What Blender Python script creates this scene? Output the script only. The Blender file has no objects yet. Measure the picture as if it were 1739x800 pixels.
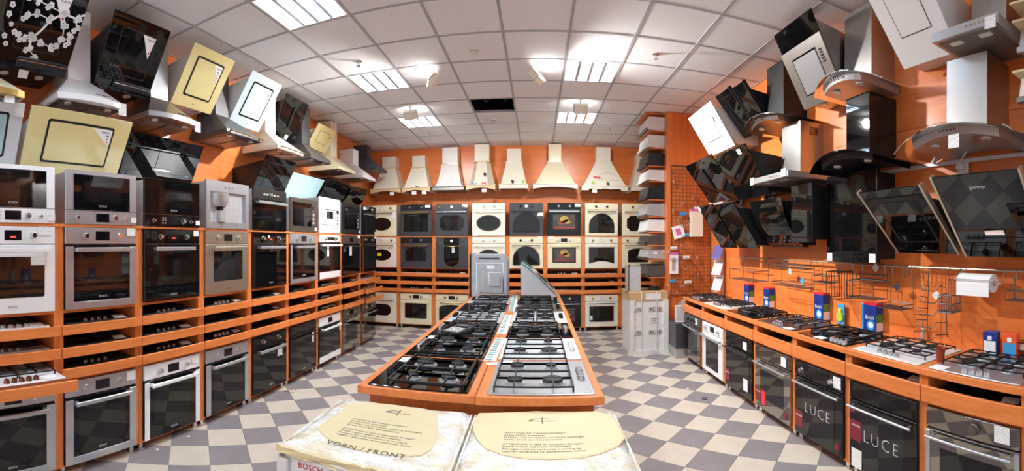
# Built-in kitchen appliance showroom: camera, light, shell, cabinets, appliances.
import bpy, math, random
from math import sin, cos, tan, atan2, hypot, pi, sqrt, radians
from mathutils import Vector, Matrix

random.seed(7)
scene = bpy.context.scene
COL = scene.collection

# ------------------------------------------------------------------ camera
# the photograph is a stitched cylindrical panorama: 1739 x 800
FX, FY, CX, CY, EYE = 743.0, 712.0, 911.8, 413.0, 1.64
cam_d = bpy.data.cameras.new('camera')
cam_d.type = 'PANO'
cam_d.panorama_type = 'CENTRAL_CYLINDRICAL'
cam_d.central_cylindrical_range_u_min = (0 - CX) / FX
cam_d.central_cylindrical_range_u_max = (1739 - CX) / FX
cam_d.central_cylindrical_range_v_min = -(800 - CY) / FY
cam_d.central_cylindrical_range_v_max = CY / FY
cam_d.central_cylindrical_radius = 1.0
cam_d.clip_start = 0.05
cam = bpy.data.objects.new('camera', cam_d)
cam.location = (0, 0, EYE)
cam.rotation_euler = (pi / 2, 0, 0)
COL.objects.link(cam)
scene.camera = cam

# ------------------------------------------------------------------ world + exposure
world = bpy.data.worlds.new('world')
scene.world = world
world.use_nodes = True
world.node_tree.nodes['Background'].inputs['Color'].default_value = (0.86, 0.94, 1.0, 1)
world.node_tree.nodes['Background'].inputs['Strength'].default_value = 0.85
scene.view_settings.view_transform = 'Standard'
scene.view_settings.look = 'None'
scene.view_settings.exposure = 0.48
scene.view_settings.gamma = 1.0
scene.view_settings.use_curve_mapping = False
try:
    scene.cycles.max_bounces = 8
    scene.cycles.diffuse_bounces = 4
    scene.cycles.glossy_bounces = 4
    scene.cycles.transparent_max_bounces = 12
    scene.cycles.sample_clamp_indirect = 6.0
    scene.cycles.use_denoising = True
except Exception:
    pass
TUBE_POWER = 104.0      # emission of the fluorescent tubes
FLOOD_POWER = 50.0     # watts of each small floodlight

# room numbers (metres), camera at the origin, +Y into the room
CEIL = 3.624
WL, WR, WB, WREAR = -3.30, 2.53, 8.49, -2.6
LF, BF, RF = -2.60, 7.80, 1.97      # front planes of left row, back row, right counter
PITCH = 0.6738

# ------------------------------------------------------------------ materials
def C(r, g, b):
    f = lambda v: v / 12.92 if v <= 0.04045 else ((v + 0.055) / 1.055) ** 2.4
    return (f(r / 255), f(g / 255), f(b / 255))

MATS = {}
def M(name, col, rough=0.5, metal=0.0, noise=0.06, scale=14.0, bump=0.0, bscale=120.0, coat=0.0, stretch=None, spec=0.5, emit=None, rvar=0.0):
    """principled material with a little procedural variation"""
    if name in MATS:
        return MATS[name]
    m = bpy.data.materials.new(name)
    m.use_nodes = True
    nt = m.node_tree
    b = nt.nodes['Principled BSDF']
    b.inputs['Roughness'].default_value = rough
    b.inputs['Metallic'].default_value = metal
    b.inputs['Specular IOR Level'].default_value = spec
    if coat:
        b.inputs['Coat Weight'].default_value = coat
        b.inputs['Coat Roughness'].default_value = 0.03
    tc = nt.nodes.new('ShaderNodeTexCoord')
    mp = nt.nodes.new('ShaderNodeMapping')
    nt.links.new(tc.outputs['Object'], mp.inputs['Vector'])
    if stretch:
        mp.inputs['Scale'].default_value = stretch
    nz = nt.nodes.new('ShaderNodeTexNoise')
    nz.inputs['Scale'].default_value = scale
    nz.inputs['Detail'].default_value = 4.0
    nt.links.new(mp.outputs['Vector'], nz.inputs['Vector'])
    rp = nt.nodes.new('ShaderNodeValToRGB')
    rp.color_ramp.elements[0].position = 0.3
    rp.color_ramp.elements[1].position = 0.7
    rp.color_ramp.elements[0].color = (*[max(0, c * (1 - noise)) for c in col], 1)
    rp.color_ramp.elements[1].color = (*[min(1, c * (1 + noise)) for c in col], 1)
    nt.links.new(nz.outputs['Fac'], rp.inputs['Fac'])
    nt.links.new(rp.outputs['Color'], b.inputs['Base Color'])
    if rvar:
        mr = nt.nodes.new('ShaderNodeMapRange')
        mr.inputs['To Min'].default_value = max(0.02, rough - rvar)
        mr.inputs['To Max'].default_value = rough + rvar
        nt.links.new(nz.outputs['Fac'], mr.inputs['Value'])
        nt.links.new(mr.outputs['Result'], b.inputs['Roughness'])
    if bump:
        n2 = nt.nodes.new('ShaderNodeTexNoise')
        n2.inputs['Scale'].default_value = bscale
        n2.inputs['Detail'].default_value = 3.0
        nt.links.new(mp.outputs['Vector'], n2.inputs['Vector'])
        bp = nt.nodes.new('ShaderNodeBump')
        bp.inputs['Strength'].default_value = bump
        bp.inputs['Distance'].default_value = 0.004
        nt.links.new(n2.outputs['Fac'], bp.inputs['Height'])
        nt.links.new(bp.outputs['Normal'], b.inputs['Normal'])
    if emit:
        b.inputs['Emission Color'].default_value = (*emit[0], 1)
        b.inputs['Emission Strength'].default_value = emit[1]
    MATS[name] = m
    return m

def wood(name, dark, light, axis, rough=0.38, scale=1.0):
    """laminate with grain running along axis 0/1/2 of the object"""
    m = bpy.data.materials.new(name)
    m.use_nodes = True
    nt = m.node_tree
    b = nt.nodes['Principled BSDF']
    tc = nt.nodes.new('ShaderNodeTexCoord')
    geo = nt.nodes.new('ShaderNodeNewGeometry')
    mp = nt.nodes.new('ShaderNodeMapping')
    s = [9.0 * scale] * 3
    s[axis] = 0.7 * scale
    mp.inputs['Scale'].default_value = s
    nt.links.new(geo.outputs['Position'], mp.inputs['Vector'])
    n1 = nt.nodes.new('ShaderNodeTexNoise')
    n1.inputs['Scale'].default_value = 2.0
    n1.inputs['Detail'].default_value = 7.0
    n1.inputs['Roughness'].default_value = 0.62
    n1.inputs['Distortion'].default_value = 0.5
    nt.links.new(mp.outputs['Vector'], n1.inputs['Vector'])
    n2 = nt.nodes.new('ShaderNodeTexNoise')
    n2.inputs['Scale'].default_value = 14.0
    n2.inputs['Detail'].default_value = 3.0
    nt.links.new(mp.outputs['Vector'], n2.inputs['Vector'])
    mx = nt.nodes.new('ShaderNodeMix')
    mx.inputs['Factor'].default_value = 0.3
    nt.links.new(n1.outputs['Fac'], mx.inputs['A'])
    nt.links.new(n2.outputs['Fac'], mx.inputs['B'])
    rp = nt.nodes.new('ShaderNodeValToRGB')
    rp.color_ramp.elements[0].position = 0.36
    rp.color_ramp.elements[0].color = (*dark, 1)
    rp.color_ramp.elements[1].position = 0.64
    rp.color_ramp.elements[1].color = (*light, 1)
    nt.links.new(mx.outputs['Result'], rp.inputs['Fac'])
    nt.links.new(rp.outputs['Color'], b.inputs['Base Color'])
    b.inputs['Roughness'].default_value = rough
    MATS[name] = m
    return m

WD, WLT = C(208, 112, 50), C(232, 138, 74)
wood('wood_x', WD, WLT, 0)
wood('wood_y', WD, WLT, 1)
wood('wood_z', WD, WLT, 2)
wood('wall_wood_x', C(208, 106, 46), C(232, 132, 66), 0, 0.30, 0.6)
wood('wall_wood_y', C(208, 106, 46), C(232, 132, 66), 1, 0.30, 0.6)
wood('wall_wood_z', C(208, 106, 46), C(232, 132, 66), 2, 0.30, 0.6)
wood('pale_wood_x', C(214, 186, 142), C(232, 208, 168), 0, 0.45)
M('tile_dark', C(132, 124, 126), 0.34, noise=0.10, scale=5, rvar=0.05)
M('tile_light', C(198, 186, 172), 0.34, noise=0.06, scale=5, rvar=0.05)
M('grout', C(150, 140, 130), 0.8)
M('ceiling_tile', C(240, 242, 246), 0.9, noise=0.05, scale=90, bump=0.35, bscale=160)
M('ceiling_bar', C(176, 176, 180), 0.7)
M('plenum', C(52, 52, 56), 0.9)
M('plain_wall', C(196, 190, 184), 0.85)
M('black_glass', (0.004, 0.004, 0.0045), 0.03, noise=0.2, spec=0.4)
M('window_glass', (0.009, 0.007, 0.007), 0.04, noise=0.4, scale=4, spec=0.5)
M('mirror_glass', (0.30, 0.285, 0.26), 0.03, metal=1.0, noise=0.03)
M('black', (0.010, 0.010, 0.011), 0.4, spec=0.35)
M('black_matt', (0.011, 0.011, 0.012), 0.6, spec=0.3)
M('cast_iron', (0.010, 0.010, 0.011), 0.55, bump=0.15, bscale=300, spec=0.3)
M('anthracite', C(58, 58, 64), 0.42)
M('dark_grey', C(84, 82, 82), 0.4, metal=0.3)
M('steel', C(188, 191, 197), 0.30, metal=0.72, noise=0.02, scale=6, stretch=(1, 1, 60))
M('brushed', C(182, 180, 178), 0.30, metal=1.0, noise=0.02, scale=5, stretch=(60, 60, 1))
M('dark_steel', C(128, 122, 118), 0.3, metal=0.9, noise=0.05, scale=6, stretch=(1, 1, 40))
M('champagne', C(190, 180, 164), 0.32, metal=0.85, noise=0.04, scale=6, stretch=(1, 1, 40))
M('chrome', C(225, 225, 226), 0.1, metal=1.0)
M('galvanised', C(202, 204, 208), 0.36, metal=0.6, noise=0.08, scale=18)
M('brass', C(196, 160, 96), 0.25, metal=1.0)
M('white_enamel', C(238, 238, 240), 0.18, noise=0.01, coat=0.4)
M('white_paint', C(234, 232, 230), 0.4, noise=0.015)
M('pearl', C(222, 226, 230), 0.2, noise=0.01, coat=0.4)
M('ice_glass', C(196, 214, 222), 0.06, noise=0.02, coat=0.6)
M('teal_glass', C(176, 212, 216), 0.06, noise=0.02, coat=0.6)
M('cream_glass', C(222, 208, 150), 0.06, noise=0.02, coat=0.6)
M('cream', C(232, 222, 190), 0.3, noise=0.015, coat=0.3)
M('ivory', C(236, 230, 214), 0.32, noise=0.015)
M('silver_plastic', C(196, 196, 198), 0.3, metal=0.5)
M('paper', C(240, 240, 240), 0.75, noise=0.02)
M('plastic_white', C(232, 230, 226), 0.4)
M('cardboard', C(198, 166, 124), 0.85, noise=0.06, scale=8)
M('carton_print', C(226, 204, 150), 0.7, noise=0.05, scale=6)
M('styrofoam', C(232, 230, 226), 0.7, noise=0.03, bump=0.4, bscale=60)
M('ink', C(70, 62, 54), 0.8)
M('ink_red', C(120, 24, 38), 0.5)
M('logo_red', C(196, 40, 40), 0.5)
M('logo_silver', C(208, 208, 210), 0.3, metal=0.3)
M('grey_text', C(120, 120, 122), 0.5)
M('green_print', C(96, 176, 150), 0.6)
M('granite', C(62, 64, 68), 0.35, noise=0.35, scale=60)
M('plinth_grey', C(170, 168, 166), 0.6)
M('yellow', C(240, 220, 40), 0.5)
M('lime', C(160, 200, 60), 0.5)
M('orange_pack', C(232, 90, 40), 0.5)
M('blue_pack', C(22, 54, 138), 0.35, noise=0.25, scale=8)
M('cyan_pack', C(60, 160, 220), 0.4)
M('red_pack', C(214, 40, 60), 0.4)
M('green_pack', C(90, 150, 60), 0.4)
M('violet', C(88, 66, 140), 0.5)
M('pink', C(214, 110, 170), 0.5)
M('cup_brown', C(150, 60, 38), 0.35)
M('copper', C(128, 82, 62), 0.3, metal=0.8)
M('rubber', (0.02, 0.02, 0.02), 0.7)
M('cable_white', C(226, 222, 216), 0.5)
M('display', (0.004, 0.004, 0.006), 0.1)
M('led_red', (0.6, 0.02, 0.02), 0.4, emit=((1, 0.05, 0.05), 1.5))
M('food_yellow', C(176, 140, 62), 0.3, noise=0.35, scale=30)
M('food_brown', C(74, 64, 56), 0.15, noise=0.4, scale=20)
M('food_red', C(140, 48, 44), 0.4, noise=0.3, scale=30)
M('filter_mesh', C(150, 148, 146), 0.45, metal=0.8, bump=0.6, bscale=200)
M('lamp_glass', C(236, 232, 220), 0.15)
M('reflector', C(214, 222, 232), 0.22, metal=0.9)
M('tube', (0.9, 0.95, 1.0), 0.4, emit=((0.79, 0.925, 1.0), TUBE_POWER))
M('flood_glow', (1, 1, 1), 0.4, emit=((1.0, 0.98, 0.94), 30.0))
M('socket_white', C(226, 226, 226), 0.35)

def print_card():
    """white paper with rows of tiny grey print"""
    m = bpy.data.materials.new('printed_card')
    m.use_nodes = True
    nt = m.node_tree
    b = nt.nodes['Principled BSDF']
    tc = nt.nodes.new('ShaderNodeTexCoord')
    wv = nt.nodes.new('ShaderNodeTexWave')
    wv.bands_direction = 'Z'
    wv.inputs['Scale'].default_value = 34.0
    nz = nt.nodes.new('ShaderNodeTexNoise')
    nz.inputs['Scale'].default_value = 160.0
    nt.links.new(tc.outputs['Object'], wv.inputs['Vector'])
    nt.links.new(tc.outputs['Object'], nz.inputs['Vector'])
    mu = nt.nodes.new('ShaderNodeMath'); mu.operation = 'MULTIPLY'
    nt.links.new(wv.outputs['Fac'], mu.inputs[0]); nt.links.new(nz.outputs['Fac'], mu.inputs[1])
    rp = nt.nodes.new('ShaderNodeValToRGB')
    rp.color_ramp.elements[0].position = 0.42; rp.color_ramp.elements[0].color = (0.86, 0.86, 0.86, 1)
    rp.color_ramp.elements[1].position = 0.60; rp.color_ramp.elements[1].color = (0.30, 0.30, 0.33, 1)
    nt.links.new(mu.outputs['Value'], rp.inputs['Fac'])
    nt.links.new(rp.outputs['Color'], b.inputs['Base Color'])
    b.inputs['Roughness'].default_value = 0.7
    MATS['printed_card'] = m
print_card()

def clear_material(name, tint, fac, rough=0.02, bump=0.0):
    """thin clear sheet: mostly see-through, with a glossy surface"""
    m = bpy.data.materials.new(name)
    m.use_nodes = True
    nt = m.node_tree
    nt.nodes.remove(nt.nodes['Principled BSDF'])
    out = nt.nodes['Material Output']
    tr = nt.nodes.new('ShaderNodeBsdfTransparent'); tr.inputs['Color'].default_value = (*tint, 1)
    gl = nt.nodes.new('ShaderNodeBsdfGlossy'); gl.inputs['Roughness'].default_value = rough
    fr = nt.nodes.new('ShaderNodeFresnel'); fr.inputs['IOR'].default_value = 1.5
    nz = nt.nodes.new('ShaderNodeTexNoise'); nz.inputs['Scale'].default_value = 26.0; nz.inputs['Detail'].default_value = 3.0
    tc = nt.nodes.new('ShaderNodeTexCoord'); nt.links.new(tc.outputs['Object'], nz.inputs['Vector'])
    ad = nt.nodes.new('ShaderNodeMath'); ad.operation = 'MULTIPLY_ADD'
    ad.inputs[1].default_value = 1.0; ad.inputs[2].default_value = fac
    nt.links.new(fr.outputs['Fac'], ad.inputs[0])
    mx = nt.nodes.new('ShaderNodeMixShader')
    nt.links.new(ad.outputs['Value'], mx.inputs['Fac'])
    nt.links.new(tr.outputs['BSDF'], mx.inputs[1]); nt.links.new(gl.outputs['BSDF'], mx.inputs[2])
    if bump:
        bp = nt.nodes.new('ShaderNodeBump'); bp.inputs['Strength'].default_value = bump; bp.inputs['Distance'].default_value = 0.01
        nt.links.new(nz.outputs['Fac'], bp.inputs['Height']); nt.links.new(bp.outputs['Normal'], gl.inputs['Normal'])
    nt.links.new(mx.outputs['Shader'], out.inputs['Surface'])
    MATS[name] = m
clear_material('clear_glass', (0.86, 0.95, 0.93), 0.03)
clear_material('smoked_glass', (0.16, 0.15, 0.15), 0.04)
clear_material('clear_bag', (0.93, 0.94, 0.96), 0.10, 0.15, 0.8)

# ------------------------------------------------------------------ geometry collector
class G:
    def __init__(s):
        s.v = []; s.f = []; s.smooth = False
    def _add(s, v, f):
        o = len(s.v); s.v += [tuple(p) for p in v]; s.f += [tuple(i + o for i in q) for q in f]; return s
    def box(s, x0, x1, y0, y1, z0, z1, b=0.0):
        if x0 > x1: x0, x1 = x1, x0
        if y0 > y1: y0, y1 = y1, y0
        if z0 > z1: z0, z1 = z1, z0
        if b <= 0:
            v = [(x0, y0, z0), (x1, y0, z0), (x1, y1, z0), (x0, y1, z0), (x0, y0, z1), (x1, y0, z1), (x1, y1, z1), (x0, y1, z1)]
            f = [(3, 2, 1, 0), (4, 5, 6, 7), (0, 1, 5, 4), (1, 2, 6, 5), (2, 3, 7, 6), (3, 0, 4, 7)]
            return s._add(v, f)
        b = min(b, (x1 - x0) * .45, (y1 - y0) * .45, (z1 - z0) * .45)
        v = []
        idx = {}
        for sx in (0, 1):
            for sy in (0, 1):
                for sz in (0, 1):
                    X, Y, Z = (x0, x1)[sx], (y0, y1)[sy], (z0, z1)[sz]
                    dx, dy, dz = (b, -b)[sx], (b, -b)[sy], (b, -b)[sz]
                    idx[sx, sy, sz, 0] = len(v); v.append((X, Y + dy, Z + dz))
                    idx[sx, sy, sz, 1] = len(v); v.append((X + dx, Y, Z + dz))
                    idx[sx, sy, sz, 2] = len(v); v.append((X + dx, Y + dy, Z))
        i = lambda *k: idx[k]
        f = [(i(0,0,0,0), i(0,0,1,0), i(0,1,1,0), i(0,1,0,0)), (i(1,0,0,0), i(1,1,0,0), i(1,1,1,0), i(1,0,1,0)),
             (i(0,0,0,1), i(1,0,0,1), i(1,0,1,1), i(0,0,1,1)), (i(0,1,0,1), i(0,1,1,1), i(1,1,1,1), i(1,1,0,1)),
             (i(0,0,0,2), i(0,1,0,2), i(1,1,0,2), i(1,0,0,2)), (i(0,0,1,2), i(1,0,1,2), i(1,1,1,2), i(0,1,1,2))]
        for sy in (0, 1):
            for sz in (0, 1):
                q = (i(0,sy,sz,1), i(1,sy,sz,1), i(1,sy,sz,2), i(0,sy,sz,2)); f.append(q if (sy + sz) % 2 else q[::-1])
        for sx in (0, 1):
            for sz in (0, 1):
                q = (i(sx,0,sz,0), i(sx,1,sz,0), i(sx,1,sz,2), i(sx,0,sz,2)); f.append(q[::-1] if (sx + sz) % 2 else q)
        for sx in (0, 1):
            for sy in (0, 1):
                q = (i(sx,sy,0,0), i(sx,sy,1,0), i(sx,sy,1,1), i(sx,sy,0,1)); f.append(q if (sx + sy) % 2 else q[::-1])
        for sx in (0, 1):
            for sy in (0, 1):
                for sz in (0, 1):
                    q = (i(sx,sy,sz,0), i(sx,sy,sz,1), i(sx,sy,sz,2)); f.append(q[::-1] if (sx + sy + sz) % 2 else q)
        return s._add(v, f)
    def loft(s, rings, cap=True, closed=True):
        """rings: list of equal-length point lists (closed loops)"""
        n = len(rings[0]); v = [p for r in rings for p in r]; f = []
        for k in range(len(rings) - 1):
            for j in range(n if closed else n - 1):
                a, b = k * n + j, k * n + (j + 1) % n
                f.append((a, b, b + n, a + n))
        if cap and closed:
            f.append(tuple(range(n))[::-1]); f.append(tuple(range((len(rings) - 1) * n, len(rings) * n)))
        return s._add(v, f)
    def cyl(s, c, r, h, n=14, axis='z', r2=None):
        r2 = r if r2 is None else r2
        rings = []
        for t, rr in ((0, r), (h, r2)):
            ring = []
            for k in range(n):
                a = 2 * pi * k / n
                p, q = rr * cos(a), rr * sin(a)
                ring.append({'z': (c[0] + p, c[1] + q, c[2] + t), 'y': (c[0] + p, c[1] + t, c[2] - q), 'x': (c[0] + t, c[1] + p, c[2] + q)}[axis])
            rings.append(ring)
        return s.loft(rings)
    def lathe(s, c, prof, n=16):
        return s.loft([[(c[0] + r * cos(2*pi*k/n), c[1] + r * sin(2*pi*k/n), c[2] + z) for k in range(n)] for r, z in prof])
    def tube(s, pts, r, n=6):
        pts = [Vector(p) for p in pts]; rings = []
        for k, p in enumerate(pts):
            d = (pts[min(k + 1, len(pts) - 1)] - pts[max(k - 1, 0)]).normalized()
            up = Vector((0, 0, 1)) if abs(d.z) < 0.9 else Vector((1, 0, 0))
            a = d.cross(up).normalized(); b = a.cross(d)
            rings.append([tuple(p + a * (r * cos(2*pi*j/n)) + b * (r * sin(2*pi*j/n))) for j in range(n)])
        return s.loft(rings)
    def prism(s, poly, y0, y1):
        """polygon in x,z (ccw seen from -y) extruded along y"""
        return s.loft([[(x, y1, z) for x, z in poly][::-1], [(x, y0, z) for x, z in poly][::-1]])
    def prism_x(s, poly, x0, x1):
        """polygon in y,z extruded along x"""
        return s.loft([[(x0, y, z) for y, z in poly][::-1], [(x1, y, z) for y, z in poly][::-1]])
    def slab(s, poly, z0, z1):
        """polygon in x,y extruded along z"""
        return s.loft([[(x, y, z0) for x, y in poly], [(x, y, z1) for x, y in poly]])
    def frame(s, outer, inner, y0, y1):
        """ring between two equal-count polygons in x,z"""
        R = lambda P, y: [(x, y, z) for x, z in P]
        n = len(outer)
        v = R(outer, y0) + R(inner, y0) + R(outer, y1) + R(inner, y1)
        f = []
        for j in range(n):
            k = (j + 1) % n
            f += [(j, k, k + n, j + n), (2*n + k, 2*n + j, 3*n + j, 3*n + k), (k, j, j + 2*n, k + 2*n), (j + n, k + n, k + 3*n, j + 3*n)]
        return s._add(v, f)
    def sm(s):
        s.smooth = True; return s

CACHE = {}
def mesh(g, mat, key=None):
    if key is not None and key in CACHE:
        return CACHE[key]
    me = bpy.data.meshes.new('m')
    me.from_pydata(g.v, [], g.f)
    me.materials.append(MATS[mat] if isinstance(mat, str) else mat)
    if g.smooth:
        me.polygons.foreach_set('use_smooth', [True] * len(me.polygons))
        me.set_sharp_from_angle(angle=radians(38))
    me.update()
    if key is not None:
        CACHE[key] = me
    return me

def put(name, me, parent=None, loc=(0, 0, 0), rot=None, **props):
    o = bpy.data.objects.new(name, me)
    COL.objects.link(o)
    o.location = loc
    if rot: o.rotation_euler = rot
    if parent is not None: o.parent = parent
    for k, v in props.items(): o[k] = v
    return o

def part(parent, name, g, mat, loc=(0, 0, 0), rot=None, key=None, **props):
    return put(name, mesh(g, mat, key), parent, loc, rot, **props)

def thing(name, label, cat, loc=(0, 0, 0), rot=0.0, group=None):
    o = put(name, None, None, loc, (0, 0, rot), label=label, category=cat)
    o.empty_display_size = 0.1
    if group: o['group'] = group
    return o

def single(name, label, cat, g, mat, loc=(0, 0, 0), rot=None, group=None):
    o = put(name, mesh(g, mat), None, loc, rot, label=label, category=cat)
    if group: o['group'] = group
    return o

def struct(name, g, mat, **kw):
    me = mesh(g, mat) if g is not None else None
    return put(name, me, None, kind='structure', **kw)

TXT = {}
def text(parent, name, s, size, mat, loc, rot=(pi / 2, 0, 0), align='CENTER', depth=0.0006, space=1.0, thin=0.0):
    key = (s, size, mat, align, space, thin)
    if key not in TXT:
        cu = bpy.data.curves.new('t', 'FONT')
        cu.body = s; cu.size = size; cu.align_x = align; cu.align_y = 'CENTER'; cu.extrude = depth; cu.resolution_u = 2
        cu.space_character = space; cu.offset = -thin
        ob = bpy.data.objects.new('t', cu)
        COL.objects.link(ob)
        me = bpy.data.meshes.new_from_object(ob)
        bpy.data.objects.remove(ob)
        me.materials.clear(); me.materials.append(MATS[mat])
        TXT[key] = me
    return put(name, TXT[key], parent, loc, rot)

# polygons in x,z, centred on (0,0)
def p_rect(w, h, r=0.0, n=3):
    if r <= 0: return [(-w/2, -h/2), (w/2, -h/2), (w/2, h/2), (-w/2, h/2)]
    out = []
    for cx, cz, a0 in ((w/2 - r, -h/2 + r, -pi/2), (w/2 - r, h/2 - r, 0), (-w/2 + r, h/2 - r, pi/2), (-w/2 + r, -h/2 + r, pi)):
        for k in range(n + 1):
            a = a0 + pi/2 * k / n
            out.append((cx + r * cos(a), cz + r * sin(a)))
    return out
def p_oval(w, h, n=24): return [(w/2 * cos(2*pi*k/n), h/2 * sin(2*pi*k/n)) for k in range(n)]
def p_arch(w, h, n=12, rise=None):
    rise = min(w / 2, h * .75) if rise is None else rise
    return [(-w/2, -h/2), (w/2, -h/2)] + [(w/2 * cos(pi*k/n), h/2 - rise + rise * sin(pi*k/n)) for k in range(n + 1)]
def p_u(w, h, n=12): return [(-x, -z) for x, z in p_arch(w, h, n)]
def p_lens(w, h, n=10, sag=.05):
    return [(-w/2 + w*k/n, -h/2 + sag * sin(pi*k/n)) for k in range(n + 1)] + [(w/2, h/2), (-w/2, h/2)]
def p_chamfer(w, h, c=.06):
    c2 = c * .6
    return [(-w/2 + c, -h/2), (w/2 - c, -h/2), (w/2 - c2, -h/2 + c2), (w/2, -h/2 + c), (w/2, h/2 - c), (w/2 - c2, h/2 - c2), (w/2 - c, h/2), (-w/2 + c, h/2), (-w/2 + c2, h/2 - c2), (-w/2, h/2 - c), (-w/2, -h/2 + c), (-w/2 + c2, -h/2 + c2)]
def p_scale(P, dx, dz=None):
    dz = dx if dz is None else dz
    w = max(abs(x) for x, z in P); h = max(abs(z) for x, z in P)
    return [(x * (w + dx) / w, z * (h + dz) / h) for x, z in P]
def p_at(P, x, z): return [(a + x, b + z) for a, b in P]

ORD = ['first', 'second', 'third', 'fourth', 'fifth', 'sixth', 'seventh', 'eighth', 'ninth', 'tenth']

# picture measurements turned into room positions on a known plane
def on_x(px, py, X):
    t = (px - CX) / FX; return (X, X / tan(t), EYE + (CY - py) / FY * X / sin(t))
def on_y(px, py, Y):
    t = (px - CX) / FX; return (Y * tan(t), Y, EYE + (CY - py) / FY * Y / cos(t))
def on_z(px, py, z):
    t = (px - CX) / FX; d = (z - EYE) * FY / (CY - py); return (d * sin(t), d * cos(t), z)
# ================================================================== the setting
# ---- floor: square tiles laid diagonally, each with its own edge, over a grout bed
TILE, TA, TX, TY = 0.2945, pi / 4, -2.521, 2.690
floor = struct('floor', G().box(WL - .1, WR + .1, WREAR, WB + .1, -0.06, -0.004), 'grout')
tg = TILE / 2 - 0.0012
tile_me = {}
for m in ('tile_light', 'tile_dark'):
    tile_me[m] = mesh(G().box(-tg, tg, -tg, tg, -0.012, 0.0, 0.0012), m)
cells = []
ux, uy = (cos(TA), -sin(TA)), (sin(TA), cos(TA))
for a in range(-40, 50):
    for b in range(-45, 60):
        x = TX + TILE * ((a + .5) * ux[0] + (b + .5) * uy[0])
        y = TY + TILE * ((a + .5) * ux[1] + (b + .5) * uy[1])
        if WL + .18 < x < WR - .16 and WREAR + .2 < y < WB - .16:
            cells.append((x, y, 'tile_light' if (a + b) % 2 == 0 else 'tile_dark'))
def tile_seen(x, y):
    if y < 1.2 or hypot(x, y) < 2.9: return False
    if x < LF + .0 or x > RF + .05 or y > BF - .05: return False
    if -.75 < x < .12 and y > 2.0: return False
    return True
seen = sorted([c for c in cells if tile_seen(c[0], c[1])], key=lambda c: hypot(c[0], c[1]))
near = seen[:300]; nearset = set(near)
for x, y, m in near:
    put('tile', tile_me[m], floor, (x, y, 0.0), (0, 0, -TA))
for m in ('tile_light', 'tile_dark'):
    g = G()
    for c in cells:
        if c in nearset or c[2] != m: continue
        q = []
        for sx, sy in ((-1, -1), (1, -1), (1, 1), (-1, 1)):
            q.append((c[0] + tg * (sx * ux[0] + sy * uy[0]), c[1] + tg * (sx * ux[1] + sy * uy[1])))
        g.slab(q, -0.012, 0.0)
    part(floor, 'far_' + ('light' if m == 'tile_light' else 'dark') + '_tiles', g, m, kind='stuff')

# ---- ceiling: 0.6 m lay-in tiles in a T-bar grid
CX0, CY0 = -0.906, 3.317
ceiling = struct('ceiling', G().box(WL - .1, WR + .1, WREAR, WB + .1, CEIL + 0.42, CEIL + 0.46), 'plenum')
LAMP_CELLS = [(j, k) for j in (-2, 2) for k in (-7, -4, -1, 2, 5)]
HOLE = (0, 4)
ct_me = mesh(G().box(-.2885, .2885, -.2885, .2885, 0.0, 0.015, 0.002), 'ceiling_tile')
jl = range(-5, 7); kl = range(-14, 10)
for j in jl:
    for k in kl:
        x0, x1 = CX0 + .6 * j, CX0 + .6 * (j + 1)
        y0, y1 = CY0 + .6 * k, CY0 + .6 * (k + 1)
        if x1 < WL + .03 or x0 > WR - .03 or y1 < WREAR + .03 or y0 > WB - .03: continue
        if (j, k) in LAMP_CELLS or (j, k) == HOLE: continue
        a0, a1, b0, b1 = max(x0, WL) + .0115, min(x1, WR) - .0115, max(y0, WREAR) + .0115, min(y1, WB) - .0115
        if x0 >= WL and x1 <= WR and y0 >= WREAR and y1 <= WB:
            dz = random.choice((0, 0, 0, .001, .002))
            put('ceiling_tile', ct_me, ceiling, ((a0 + a1) / 2, (b0 + b1) / 2, CEIL + 0.001 + dz))
        else:
            part(ceiling, 'ceiling_tile', G().box(a0, a1, b0, b1, CEIL + .001, CEIL + .016), 'ceiling_tile')
for j in range(-4, 7):
    x = CX0 + .6 * j
    if WL < x < WR: part(ceiling, 'grid_bar', G().box(x - .012, x + .012, WREAR, WB, CEIL - .003, CEIL + .03), 'ceiling_bar')
for k in range(-13, 10):
    y = CY0 + .6 * k
    if WREAR < y < WB: part(ceiling, 'grid_bar', G().box(WL, WR, y - .012, y + .012, CEIL - .0025, CEIL + .03), 'ceiling_bar')
part(ceiling, 'edge_trim', G().box(WL, WL + .02, WREAR, WB, CEIL - .004, CEIL + .02), 'ceiling_bar')
part(ceiling, 'edge_trim', G().box(WR - .02, WR, WREAR, WB, CEIL - .004, CEIL + .02), 'ceiling_bar')
part(ceiling, 'edge_trim', G().box(WL, WR, WB - .02, WB, CEIL - .004, CEIL + .02), 'ceiling_bar')
# cables hanging in the open cell
hx, hy = CX0 + .6 * HOLE[0], CY0 + .6 * HOLE[1]
part(ceiling, 'loose_cable', G().tube([(hx + .12 + .16 * t, hy + .15 + .3 * t, CEIL + .30 - .24 * sin(pi * t) ) for t in [i / 10 for i in range(11)]], .006, 5).sm(), 'dark_grey')
part(ceiling, 'loose_cable', G().tube([(hx + .42 + .1 * t, hy + .1 + .4 * t, CEIL + .28 - .22 * sin(pi * t)) for t in [i / 10 for i in range(11)]], .005, 5).sm(), 'dark_grey')

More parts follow.
